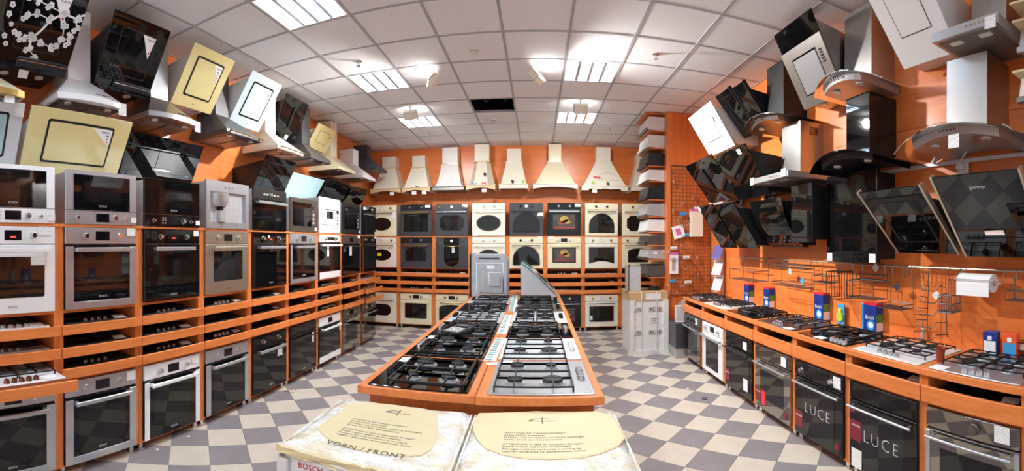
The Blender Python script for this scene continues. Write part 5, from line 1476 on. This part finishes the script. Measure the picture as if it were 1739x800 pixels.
for i, ln in enumerate(tx):
    if ln: text(b, 'printed_line', ln, .0155, 'ink', (x0 - ox, y0 - oy - .0195 * i, zt), (0, 0, 0), 'LEFT', .0002, 1.1)
p = on_z(921, 715, zt); kx, ky = p[0] - ox, p[1] - oy
part(b, 'knife_symbol', G().box(kx - .06, kx + .06, ky - .003, ky + .0, zt - .0002, zt + .0004).slab([(kx - .06, ky + .003), (kx - .05, ky + .003), (kx - .03, ky + .022), (kx - .034, ky + .024)], zt - .0002, zt + .0004).box(kx - .034, kx + .03, ky + .021, ky + .024, zt - .0002, zt + .0004).box(kx - .002, kx + .002, ky - .03, ky + .04, zt - .0002, zt + .0004), 'ink')

# ================================================================== things on the island
so = thing('silver_oven', 'bare silver oven standing sideways at the far end of the island', 'oven', (-.63, 6.02, IT), 0)
hh = .592
prof = [(-.235, .004), (.235, .004), (.235, .47), (.228, .51), (.20, .552), (.165, .575), (.12, .582), (-.235, .582)]
part(so, 'casing', G().prism(prof, -.285, .285), 'galvanised')
part(so, 'door_front', G().box(-.258, -.236, -.298, .298, 0, hh, .003), 'black_glass')
ys = -.286
sp = part(so, 'side_embossing', G().frame(p_at(p_rect(.36, .42), .01, .26), p_at(p_rect(.340, .40), .01, .26), ys - .006, ys), 'chrome')
part(sp, 'embossed_panel', G().frame(p_at(p_rect(.16, .20), .075, .24), p_at(p_rect(.14, .18), .075, .24), ys - .006, ys), 'chrome')
part(sp, 'embossed_panel', G().box(-.12, -.05, ys - .008, ys, .06, .40, .004), 'silver_plastic')
part(sp, 'embossed_panel', G().prism(p_at(p_rect(.11, .045, .02), .02, .41), ys - .008, ys), 'chrome')
part(so, 'vent_slots', G().box(-.14, .14, ys - .002, ys, .515, .54), 'dark_grey')
for x in (-.2, .2): part(so, 'screw', G().cyl((x, ys - .003, .05), .008, .003, 8, 'y'), 'chrome')
gh = thing('pale_glass_hood', 'pale wedge-shaped hood with curved glass top lying at the far end of the island', 'cooker hood', (0.03, 6.02, IT), 0)
curve = [(-.235, .475), (-.16, .415), (-.08, .345), (0, .27), (.08, .19), (.16, .105), (.22, .04), (.24, .003)]
part(gh, 'body', G().prism([(-.235, .003), (.235, .003)] + [(x - .004, max(.003, z - .012)) for x, z in curve[::-1][1:]], -.27, .25), 'pearl')
part(gh, 'glass_top', G().prism([(x + .012, z + .014) for x, z in curve[::-1]] + [(x, z) for x, z in curve], -.29, .27), 'teal_glass')
part(gh, 'slot', G().prism([(-.02, .31), (.10, .195), (.105, .2), (-.015, .316)], -.292, .0), 'black')
cal = thing('calculator', 'large grey desk calculator lying tilted on the island hobs', 'calculator', (-.60, 3.27, IT + .0415), radians(-28))
part(cal, 'case', G().prism_x([(-.09, 0), (.09, 0), (.09, .03), (.03, .022), (-.09, .012)], -.075, .075), 'dark_grey')
part(cal, 'display', G().box(-.06, .06, .045, .083, .0, .002), 'display', (0, 0, .0255), (radians(7), 0, 0))
for r in range(4):
    for c in range(5): part(cal, 'key', G().box(-.056 + .024 * c, -.038 + .024 * c, -.075 + .026 * r, -.057 + .026 * r, 0, .005, .001), 'plastic_white', (0, 0, .0135 + .0028 * r))
for i, (ya, yb) in enumerate(((2.62, 3.25), (3.40, 4.3), (4.5, 6.0))):
    t = thing('price_list', f'narrow green and white price list strip between the island hobs, {ORD[i]} from the front', 'price list', (-.277, (ya + yb) / 2, IT + .0004), radians(1.5 * (i - 1)), 'price list strips')
    part(t, 'paper', G().box(-.036, .036, -(yb - ya) / 2, (yb - ya) / 2, 0, .0012), 'paper')
    n = int((yb - ya) / .055)
    for k in range(n): part(t, 'printed_block', G().box(-.028, .010, -.016, .016, .0012, .0018), 'green_print' if k % 2 else 'grey_text', (0, -(yb - ya) / 2 + .03 + .055 * k, 0), key=f'plb{k % 2}')
pc = single('price_card', 'small white price card at the near end of the island seam', 'price card', G().box(-.035, .035, -.025, .025, 0, .0012), 'printed_card', (-.262, 2.56, IT + .0004), (0, 0, .2))

# ================================================================== carton and things in the far right corner
bxn = thing('wrapped_carton', 'tall white wrapped appliance carton with brown cardboard top, far right corner', 'carton', (1.565, 6.25, 0), 0)
part(bxn, 'carton_body', G().box(-.27, .27, -.27, .27, .0, .80, .006), 'white_paint')
cap = part(bxn, 'cardboard_lid', G().box(-.282, .282, -.282, .282, .79, .925, .006), 'cardboard')
part(cap, 'address_label', G().box(-.05, .17, -.2845, -.282, .81, .90), 'printed_card')
for s in (-1, 1):
    n = 14
    P = [(s * .285, .0), (s * .285, .80)] + [(s * (.20 + .022 * (k % 2)), .80 - .80 * k / n) for k in range(n + 1)]
    if s < 0: P = P[::-1]
    part(bxn, 'foam_corner', G().prism(P[::-1], -.292, -.262), 'styrofoam')
    part(bxn, 'strap', G().box(s * .11 - .006, s * .11 + .006, -.284, .284, .925, .928).box(s * .11 - .006, s * .11 + .006, -.287, -.283, .0, .925), 'plastic_white')
part(bxn, 'foam_base', G().box(-.288, .288, -.29, -.262, 0, .07), 'styrofoam')
def pictogram(x, z, kind):
    g = G().frame(p_at(p_rect(.062, .062), x, z), p_at(p_rect(.054, .054), x, z), -.2755, -.2745)
    if kind == 0: g.prism([(x - .02, z), (x + .02, z), (x, z + .02)], -.2755, -.2745); g.box(x - .002, x + .002, -.2755, -.2745, z - .02, z)
    elif kind == 1: g.prism([(x - .02, z - .022), (x - .014, z - .022), (x + .02, z + .022), (x + .014, z + .022)], -.2755, -.2745)
    else: g.box(x - .012, x - .004, -.2755, -.2745, z - .02, z + .02); g.box(x + .004, x + .012, -.2755, -.2745, z - .02, z + .02)
    part(bxn, 'handling_mark', g, 'ink')
for z in (.66, .32):
    for i, x in enumerate((.03, .095, .16)): pictogram(x, z, i)
    for i, x in enumerate((-.185, -.13)): pictogram(x, z, i + 1)
part(bxn, 'printed_text', G().box(.03, .14, -.2755, -.2745, .52, .53).box(.03, .12, -.2755, -.2745, .49, .498).box(.03, .13, -.2755, -.2745, .46, .468), 'grey_text')
gu = thing('boxed_unit', 'small grey boxed unit with dark frame standing on the carton', 'appliance', (1.40, 6.22, .928), radians(-14))
part(gu, 'body', G().box(-.07, .10, -.17, .17, 0, .36, .004), 'silver_plastic')
part(gu, 'front_face', G().box(-.12, -.07, -.17, .17, 0, .38, .004), 'champagne')
part(gu, 'dark_edge', G().box(-.072, -.06, -.175, .175, 0, .385), 'anthracite')
part(gu, 'cardboard_sheet', G().box(.10, .108, -.16, .16, 0, .35), 'cardboard')
mt = thing('motor_unit', 'small black motor unit lying on the carton', 'motor', (1.70, 6.18, .928), .3)
part(mt, 'housing', G().lathe((0, 0, 0), [(.09, 0), (.095, .02), (.07, .045), (.05, .05)], 18).sm(), 'black')
part(mt, 'bracket', G().box(-.12, .12, -.03, .03, 0, .012), 'dark_grey')
part(mt, 'cap', G().cyl((0, 0, .05), .03, .02, 12).sm(), 'dark_steel')
pd = thing('granite_pedestal', 'dark granite display block with pale plinth beside the right counter', 'pedestal', (1.98, 5.80, 0), 0)
part(pd, 'block', G().box(-.125, .23, -.16, .2, .14, .50, .004), 'granite')
part(pd, 'plinth', G().box(-.12, .225, -.155, .195, 0, .14), 'plinth_grey')
for i, (dx, h, m, lab) in enumerate(((-.02, .24, 'paper', 'white framed sample leaning on the granite block, front one'), (.04, .27, 'silver_plastic', 'grey framed sample leaning on the granite block, middle one'), (.10, .30, 'plastic_white', 'pale framed sample leaning on the granite block, rear one'))):
    f = thing('framed_sample', lab, 'sample', (1.97 + dx, 5.74 + .04 * i, .501), radians(-20), 'framed samples on the granite block')
    part(f, 'frame', G().frame(p_at(p_rect(.14, h), 0, h/2), p_at(p_rect(.11, h - .03), 0, h/2), -.006, .006), m)
    part(f, 'sheet', G().box(-.055, .055, -.002, .002, .015, h - .015), 'galvanised')

# ================================================================== wire grid with small goods on the pier
wg = thing('wire_grid', 'black wire display grid on the orange pier', 'display grid', (2.21, 6.03, 0), 0)
gx0, gx1, gz0, gz1 = -.30, .31, .86, 2.81
g = G()
nx, nz = 11, 34
for i in range(nx + 1): x = gx0 + (gx1 - gx0) * i / nx; g.box(x - .0022, x + .0022, -.016, -.012, gz0, gz1)
part(wg, 'vertical_wires', g, 'dark_grey', kind='stuff')
g = G()
for i in range(nz + 1): z = gz0 + (gz1 - gz0) * i / nz; g.box(gx0, gx1, -.012, -.008, z - .0022, z + .0022)
part(wg, 'horizontal_wires', g, 'dark_grey', kind='stuff')
part(wg, 'frame', G().frame(p_at(p_rect(gx1 - gx0 + .02, gz1 - gz0 + .02), (gx0 + gx1) / 2, (gz0 + gz1) / 2), p_at(p_rect(gx1 - gx0, gz1 - gz0), (gx0 + gx1) / 2, (gz0 + gz1) / 2), -.018, -.006), 'dark_steel')
for x, z in ((gx0 + .03, gz0 + .1), (gx1 - .05, gz0 + .1), (gx0 + .03, gz1 - .1), (gx1 - .05, gz1 - .1)): part(wg, 'wall_clip', G().box(x - .01, x + .01, -.012, -.0005, z - .01, z + .01), 'dark_steel')
def gp(px, py): return on_y(px, py, 6.0)
def hang(name, label, cat, px, py, build, group=None):
    x, y, z = gp(px, py)
    t = thing(name, label, cat, (x, 6.006, z), 0, group)
    build(t)
    return t
def hook_clip(t):
    part(t, 'hook', G().tube([(0, 0, .02), (0, -.03, .02), (0, -.05, .005), (0, -.06, .02)], .003, 6).sm(), 'dark_steel')
    part(t, 'knob', G().cyl((0, -.03, -.05), .012, .05, 10).cyl((0, -.03, -.012), .02, .012, 10).sm(), 'chrome')
for i, (px, py) in enumerate(((1143, 307), (1142, 355), (1158, 343), (1176, 333))):
    hang('knob_sample', ['small chrome knob sample high on the wire grid', 'small chrome knob sample at the left edge of the wire grid', 'small chrome knob sample hung second on the wire grid', 'small chrome knob sample under the black wide hood'][i], 'knob', px, py, hook_clip, 'small knob samples on the wire grid')
def white_box(w, h, d, top, m='paper'):
    def f(t):
        part(t, 'box', G().box(-w/2, w/2, -d - .004, -.004, -h/2, h/2, .003), m)
        if top: part(t, 'coloured_top', G().box(-w/2 - .001, w/2 + .001, -d - .006, -.003, h/2 - .035, h/2 + .002), top)
        part(t, 'hang_tab', G().box(-.02, .02, -.008, -.005, h/2, h/2 + .04), 'paper')
    return f
hang('filter_box', 'tall white filter box with pink top hanging on the wire grid', 'box', 1181, 379, white_box(.19, .42, .07, 'pink', 'ivory'))
def pack_win(t):
    part(t, 'card', G().frame(p_rect(.17, .19), p_rect(.08, .10), -.022, -.004), 'paper')
    part(t, 'pouch', G().box(-.04, .04, -.016, -.006, -.05, .05), 'pink')
x = hang('filter_pack', 'white pack with pink window hanging tilted on the wire grid', 'package', 1152, 394, pack_win); x.rotation_euler = (0, radians(-14), 0)
def pack_tall(t):
    part(t, 'card', G().frame(p_rect(.125, .28), p_rect(.06, .2), -.03, -.004), 'paper')
    part(t, 'window', G().box(-.03, .03, -.02, -.006, -.1, .1), 'galvanised')
    part(t, 'header', G().box(-.06, .06, -.031, -.003, .14, .18), 'pink')
hang('filter_pack', 'tall white pack with pink header low on the wire grid', 'package', 1144, 449, pack_tall)
def hose_coil(blue):
    def f(t):
        pts = [((.085 + .006 * (k % 3)) * cos(k * pi / 9), -.02 - .001 * k, (.085 + .006 * (k % 3)) * sin(k * pi / 9) - .07) for k in range(37)]
        part(t, 'coiled_hose', G().tube(pts, .005, 5).sm(), 'clear_bag')
        part(t, 'bag_header', G().box(-.05, .05, -.016, -.013, .0, .05), 'cyan_pack' if blue else 'paper')
    return f
for i, (px, py, b) in enumerate(((1160, 366, 1), (1164, 402, 1), (1144, 424, 0), (1165, 440, 0), (1142, 480, 1), (1168, 482, 0))):
    hang('hose_coil', ['coiled hose with blue header behind the tilted pack', 'coiled hose with blue header below the tall filter box', 'coiled hose in a clear bag under the tilted pack', 'coiled hose in a clear bag beside the tall pack', 'coiled hose with blue header at the bottom of the grid', 'coiled hose in a clear bag at the bottom of the grid'][i], 'hose', px, py, hose_coil(b), 'coiled hoses on the wire grid')
for i, (px, py) in enumerate(((1183, 435), (1184, 463), (1202, 470))):
    hang('tap_sample', ['small chrome fitting on the right part of the wire grid', 'second small chrome fitting lower on the wire grid', 'small chrome fitting beside the leaflets'][i], 'fitting', px, py, hook_clip, 'chrome fittings on the wire grid')
# leaflet stand in the corner
ls = thing('leaflet_stand', 'wire leaflet stand in the corner above the far hob', 'leaflet stand', (2.44, 5.50, CT), 0)
part(ls, 'post', G().cyl((.05, 0, 0), .006, .75, 8).sm(), 'galvanised')
part(ls, 'foot', G().box(.0, .085, -.03, .03, 0, .006), 'galvanised')
for i, (z, m, lab) in enumerate(((.52, 'violet', 'violet brochure'), (.30, 'printed_card', 'white leaflet'), (.08, 'printed_card', 'white leaflet'))):
    part(ls, 'holder', G().tube([(.05, -.02, z), (-.08, -.03, z - .02), (-.08, -.03, z + .02)], .003, 5).tube([(-.08, -.09, z - .02), (-.08, .05, z - .02)], .003, 5), 'plastic_white')
    single('leaflet', ['violet brochure in the top of the leaflet stand', 'white printed leaflet in the middle of the leaflet stand', 'white printed leaflet at the bottom of the leaflet stand'][i], 'leaflet', G().box(-.004, .004, -.075, .075, 0, .22), m, (2.38, 5.50, CT + z), (0, radians(24), radians(30)), 'leaflets in the stand')

# ================================================================== cable trunking, sockets, plugs on the right wall
TZ = 2.235
tr = struct('trim_1', G().box(WR - .022, WR - .0005, .3, 5.9, TZ - .014, TZ + .014, .002), 'socket_white')
def socket(px, label, two=True):
    y = on_x(px, 300, WR)[1]
    t = thing('power_socket', label, 'socket', (WR, y, TZ - .03), RR, 'white power sockets')
    part(t, 'plate', G().box(-.045, .045, -.045, -.0235, -.12, .015, .004), 'socket_white')
    for z in ((-.085, -.02) if two else (-.05,)):
        s = part(t, 'outlet', G().cyl((0, -.049, z), .026, .004, 16, 'y'), 'plastic_white')
        for x in (-.009, .009): part(s, 'pin_hole', G().cyl((x, -.0505, z), .004, .002, 8, 'y'), 'black')
    return y
def plug_cable(px, label, y2, zt, black=False, z2=None):
    y = on_x(px, 300, WR)[1]
    t = thing('power_cable', label, 'cable', (WR - .055, y, TZ - .05), 0, 'power cables on the trunking')
    part(t, 'plug', G().box(-.045, 0, -.02, .02, -.02, .02, .006), 'black' if black else 'socket_white')
    n = 12
    zz = (z2 if z2 is not None else TZ - .05) - (TZ - .05)
    pts = [(-.045 + .012 * sin(pi * k / n), (y2 - y) * k / n, zt * sin(pi * k / n) + zz * k / n) for k in range(n + 1)]
    part(t, 'cord', G().tube(pts, .006, 6).sm(), 'rubber' if black else 'cable_white')
socket(1640, 'white double socket under the trunking beneath the right clear glass hood')
plug_cable(1640, 'white looped cable rising from the double socket', 1.12, .26)
socket(1262, 'white socket on the trunking beside the black hoods, farther one', False)
socket(1313, 'white socket on the trunking below the steel flat hood', False)
plug_cable(1262, 'black cable plugged in at the farther socket', 4.75, -.06, True)
plug_cable(1313, 'black cable plugged in below the steel flat hood', 4.1, -.10, True)

# ================================================================== rail with hooks and wire racks on the right wall
RZ, RX = 1.455, WR - .055
rl = thing('utensil_rail', 'long steel utensil rail along the right wall above the hobs', 'rail', (RX, 0, RZ), 0)
part(rl, 'rod', G().cyl((0, .55, 0), .008, 4.45, 8, 'y').sm(), 'champagne')
for y in (.7, 1.6, 2.5, 3.4, 4.3, 4.9): part(rl, 'bracket', G().cyl((0, y, 0), .006, .0545, 8, 'x').cyl((.048, y, 0), .016, .0065, 10, 'x').sm(), 'dark_steel')
def wall_y(px): return on_x(px, 440, RX)[1]
def rail_hook(px, label):
    y = wall_y(px)
    t = put('rail_hook', mesh(G().tube([(.009, 0, -.004), (.002, 0, .0105), (-.009, 0, .004), (-.010, 0, -.05), (-.002, 0, -.075), (-.018, 0, -.088), (-.034, 0, -.07)], .0028, 5).sm(), 'dark_steel', 'rhook'), None, (RX, y, RZ), None, label=label, category='hook', group='s-hooks on the rail')
hk = [1262, 1338, 1351, 1447, 1533, 1541, 1556, 1563, 1570]
hkl = ['far left end of the utensil rail', 'left of the two-tier rack', 'above the two-tier rack', 'above the upright lid rack', 'right of the small wire shelf, first', 'right of the small wire shelf, second', 'left of the tiered lid rack, first', 'left of the tiered lid rack, second', 'left of the tiered lid rack, third']
for px, l in zip(hk, hkl): rail_hook(px, 'bent wire hook hanging on the rail, ' + l)
W_ = .0038
def wire_rack(label, px0, px1, build, cat='wire rack'):
    y0, y1 = wall_y(px1), wall_y(px0)
    t = thing('wire_rack', label, cat, (RX, (y0 + y1) / 2, RZ), 0, 'wire racks hanging from the rail')
    w = y1 - y0
    for s in (-1, 1): part(t, 'hanger', G().tube([(.009, s * w * .42, -.004), (.002, s * w * .42, .0105), (-.0095, s * w * .42, .003), (-.0095, s * w * .42, -.06)], W_, 5).sm(), 'dark_steel')
    build(t, w)
    return t
def tier(t, w, z, depth, lip=.05, slats=7, mat='dark_grey', name='shelf_tier'):
    g = G()
    for zz in (z, z + lip):
        g.tube([(-.006, -w/2, zz), (-depth, -w/2, zz), (-depth, w/2, zz), (-.006, w/2, zz), (-.006, -w/2, zz)], W_, 5)
    for k in range(slats + 1):
        y = -w/2 + w * k / slats
        g.tube([(-.006, y, z), (-depth, y, z)], W_ * .7, 4)
    for y in (-w/2, w/2):
        g.tube([(-depth, y, z), (-depth, y, z + lip)], W_, 4); g.tube([(-.008, y, z), (-.008, y, -.05)], W_, 4)
    part(t, name, g, mat)
def diamond(t, y, z, m='printed_card'):
    part(t, 'diamond_label', G().box(-.0015, 0, -.028, .028, -.028, .028), m, (-.03, y, z), (pi / 4, 0, 0))
def r1(t, w): tier(t, w, -.26, .20, .12, 8)
def r2(t, w): tier(t, w, -.07, .12, .03, 9); tier(t, w, -.26, .14, .03, 9); diamond(t, .1, -.12); diamond(t, -.12, -.2, 'cyan_pack')
def r3(t, w): tier(t, w, -.18, .13, .06, 6)
def r4(t, w):
    g = G()
    for k in range(6):
        x = -.02 - .03 * k
        g.tube([(x, -w * .45, -.30), (x, -w * .45, -.07), (x, w * .45, -.07), (x, w * .45, -.30)], W_, 5)
    g.tube([(-.01, -w * .45, -.30), (-.18, -w * .45, -.30), (-.18, w * .45, -.30), (-.01, w * .45, -.30)], W_, 5)
    g.tube([(-.0095, w * .45, -.06), (-.18, w * .45, -.07)], W_, 5); g.tube([(-.0095, -w * .45, -.06), (-.18, -w * .45, -.07)], W_, 5)
    part(t, 'lid_loops', g, 'black')
def r5(t, w): tier(t, w, -.12, .05, .04, 4); tier(t, w, -.27, .16, .14, 8); diamond(t, -.05, -.02)
def r6(t, w): tier(t, w, -.32, .15, .03, 9); diamond(t, .03, -.16, 'anthracite')
def r7(t, w):
    g = G()
    for k in range(5):
        z = -.14 - .085 * k; o = .04 + .018 * k; ww = w * (.42 + .03 * k)
        g.tube([(-.012, -ww, z), (-o - .04, -ww, z + .02), (-o - .06, -ww * .8, z - .02), (-o - .06, ww * .8, z - .02), (-o - .04, ww, z + .02), (-.012, ww, z)], W_, 5)
    for s in (-1, 1): g.tube([(-.0095, s * w * .42, -.05), (-.012, s * w * .5, -.50)], W_, 5)
    part(t, 'tiers', g, 'dark_grey'); diamond(t, -.01, -.2)
def r8(t, w):
    g = G()
    for k in range(9): y = -w/2 + w * k / 8; g.tube([(-.01, y, -.08), (-.01, y, -.30), (-.13, y, -.30), (-.13, y, -.18)], W_ * .8, 4)
    for z in (-.08, -.19, -.30): g.tube([(-.01, -w/2, z), (-.01, w/2, z)], W_, 4)
    for z in (-.18, -.24, -.30): g.tube([(-.01, -w/2, z), (-.13, -w/2, z), (-.13, w/2, z), (-.01, w/2, z)], W_, 4)
    for s in (-1, 1): g.tube([(-.0095, s * w * .42, -.05), (-.01, s * w * .42, -.09)], W_, 4)
    part(t, 'basket', g, 'dark_grey')
wire_rack('wire basket shelf hanging at the far end of the rail', 1264, 1306, r1)
wire_rack('two-tier wire rack with small diamond labels', 1329, 1384, r2)
wire_rack('small wire shelf rack above the tall detergent box', 1398, 1425, r3)
wire_rack('upright black wire lid rack', 1428, 1452, r4)
wire_rack('wire rack with narrow upper shelf and deep lower tray', 1462, 1508, r5)
wire_rack('low flat wire shelf with dark diamond label', 1514, 1552, r6)
wire_rack('tiered steel lid rack tapering downwards', 1576, 1610, r7)
wire_rack('square mesh wire basket left of the paper roll', 1612, 1634, r8)
wire_rack('wire shelf rack at the right edge behind the paper roll', 1724, 1762, r3)
pr = thing('paper_roll_holder', 'white kitchen paper roll on a wire holder hanging from the rail', 'paper roll', (RX, 0, RZ), 0)
ya, yb = wall_y(1694) , wall_y(1640)
part(pr, 'paper_roll', G().lathe((0, 0, 0), [(.02, 0), (.062, 0), (.062, .25), (.02, .25)], 22).sm(), 'paper', (-.05, yb, -.085), (pi / 2, 0, 0))
part(pr, 'core', G().cyl((0, 0, -.002), .02, .254, 14).sm(), 'cardboard', (-.05, yb, -.085), (pi / 2, 0, 0))
part(pr, 'loose_sheet', G().box(-.115, -.112, yb - .25, yb - .002, -.17, -.09), 'paper')
part(pr, 'wire_holder', G().tube([(.002, yb - .31, .0105), (-.0095, yb - .31, .0), (-.05, yb - .31, -.085), (-.05, yb + .02, -.085)], .004, 6).tube([(-.12, yb - .29, -.06), (-.12, yb + .01, -.06)], .003, 5).tube([(.002, yb - .01, .0105), (-.0095, yb - .01, 0), (-.06, yb + .004, -.02), (-.12, yb + .01, -.06)], .003, 5).sm(), 'galvanised')

# ================================================================== goods standing on the right worktop
def detergent(label, px, X, w, h, d, bag=False, rot=0.0):
    y = on_x(px, 500, X)[1]
    t = thing('detergent_box', label, 'detergent', (X, y, CT), RR + rot, 'blue detergent boxes')
    part(t, 'box', G().box(-w/2, w/2, -d/2, d/2, 0, h, .003), 'blue_pack')
    part(t, 'red_top', G().box(-w/2 - .0008, w/2 + .0008, -d/2 - .0008, d/2 + .0008, h * .93, h + .001), 'red_pack')
    part(t, 'side_print', G().box(w/2, w/2 + .001, -d/2 + .004, d/2 - .004, .01, h * .33), 'paper')
    part(t, 'side_print', G().box(w/2, w/2 + .001, -d/2 + .004, d/2 - .004, h * .34, h * .62), 'green_pack')
    sw = part(t, 'swirl_print', G().prism(p_at(p_oval(w * .62, h * .34, 18), w * .06, h * .24), -d/2 - .001, -d/2), 'cyan_pack')
    part(sw, 'swirl_centre', G().prism(p_at(p_oval(w * .40, h * .20, 16), w * .08, h * .25), -d/2 - .0014, -d/2 - .001), 'paper')
    text(t, 'brand_lettering', 'finish', w * .34, 'paper', (0, -d/2 - .002, h * .50))
    if bag: part(t, 'blue_pouch', G().box(-w/2 - .05, -w/2 - .002, -d/2 + .01, d/2 - .01, 0, h * .95, .01), 'cyan_pack')
    return t
detergent('blue detergent box, farthest on the right worktop', 1272, 2.49, .125, .235, .075)
detergent('blue detergent box with large swirl, second on the right worktop', 1306, 2.49, .13, .235, .075)
detergent('tall blue detergent box below the small wire shelf rack', 1396, 2.49, .14, .27, .085)
detergent('large blue detergent box with light blue pouch beside the white glass hob', 1483, 2.49, .15, .245, .08, True)
y = on_x(1428, 520, 2.49)[1]
t = thing('cleaner_pack', 'small pack with yellow-green ring standing by the wall', 'package', (2.50, y, CT), RR)
part(t, 'card', G().box(-.045, .045, -.012, .0, 0, .19, .002), 'cyan_pack')
part(t, 'ring', G().lathe((0, 0, 0), [(.022, 0), (.042, 0), (.042, .014), (.022, .014)], 18).sm(), 'lime', (0, -.014, .075), (pi / 2, 0, 0))
part(t, 'clip', G().box(-.02, .02, -.03, -.012, .11, .15, .004), 'yellow')
y = on_x(1567, 550, 2.495)[1]
t = thing('gas_lighter', 'slim silver gas lighter standing against the wall', 'lighter', (2.495, y, CT), RR)
part(t, 'body', G().lathe((0, 0, 0), [(.014, 0), (.016, .02), (.013, .09), (.008, .10)], 12).sm(), 'galvanised')
part(t, 'nozzle', G().cyl((0, 0, .10), .005, .07, 8).sm(), 'chrome')
t = thing('paper_cup', 'brown disposable cup with plastic stirrer on the right worktop', 'cup', (0, 0, 0), 0)
X, Y, _ = on_z(1587, 612, CT); t.location = (X, 1.613, CT)
part(t, 'cup', G().loft([[(r * cos(2*pi*k/20), r * sin(2*pi*k/20), z) for k in range(20)] for r, z in ((.022, 0), (.034, .088), (.0355, .09), (.033, .088), (.022, .006))]).sm(), 'cup_brown')
part(t, 'stirrer', G().box(-.003, .003, -.001, .001, 0, .10), 'plastic_white', (.01, 0, .012), (radians(10), radians(8), 0))
def pack(label, px, X, w, h, d, m, m2):
    y = on_x(px, 560, X)[1]
    t = thing('filter_pack', label, 'package', (X, y, CT), RR + .1)
    part(t, 'box', G().box(-w/2, w/2, -d/2, d/2, 0, h, .003), m)
    part(t, 'front_print', G().box(-w * .42, w * .42, -d/2 - .001, -d/2, h * .08, h * .62), m2)
    part(t, 'logo_print', G().prism(p_at(p_rect(w * .3, w * .3, .008), 0, h * .75), -d/2 - .0015, -d/2), 'paper')
    return t
pack('blue and white filter box with house pictures near the right edge', 1684, 2.45, .10, .155, .06, 'blue_pack', 'paper')
pack('orange and blue pack beside the wire tray at the right edge', 1717, 2.45, .10, .16, .06, 'orange_pack', 'cyan_pack')
y = on_x(1728, 580, 2.40)[1]
t = thing('wire_dish_tray', 'black wire tray holding leaflets at the right edge of the worktop', 'wire tray', (2.455, y - .04, CT), 0)
g = G()
for z in (.0, .05, .1): g.tube([(-.01, -.1, z + .003), (-.01, .10, z + .003), (.06, .10, z + .003), (.06, -.1, z + .003), (-.01, -.1, z + .003)], .003, 5)
for yy in (-.1, -.05, .0, .05, .10): g.tube([(-.01, yy, .003), (-.01, yy, .103)], .002, 4)
part(t, 'wires', g, 'black')
part(t, 'leaflet', G().box(-.03, .03, -.08, .09, 0, .006), 'printed_card', (.025, 0, .06), (0, radians(-25), 0))

# ---- scraps on the floor
for i, (px, py, m, lab) in enumerate(((267, 763, 'paper', 'tiny white paper scrap on the floor by the third left oven'), (320, 741, 'paper', 'tiny white paper scrap on a dark floor tile'), (1168, 660, 'paper', 'tiny white paper scrap on the right floor'))):
    X, Y, _ = on_z(px, py, .001)
    single('paper_scrap', lab, 'scrap', G().slab([(-.014, -.008), (.012, -.011), (.016, .006), (-.006, .012)], 0, .0015), m, (X, Y, .0005), (0, 0, i), 'paper scraps on the floor')
X, Y, _ = on_z(1197, 677, .004)
single('hair_tie', 'small dark rubber ring lying on the right floor', 'ring', G().tube([(.026 * cos(2*pi*k/16), .026 * sin(2*pi*k/16), .004) for k in range(16)], .0035, 6).sm(), 'rubber', (X, Y, 0))
X, Y, _ = on_z(489, 666, .004)
single('cable_scrap', 'short dark bit of cable on the left floor', 'scrap', G().tube([(-.05, 0, .004), (-.01, .02, .006), (.03, -.01, .004), (.06, .02, .004)], .004, 5).sm(), 'rubber', (X, Y, 0))
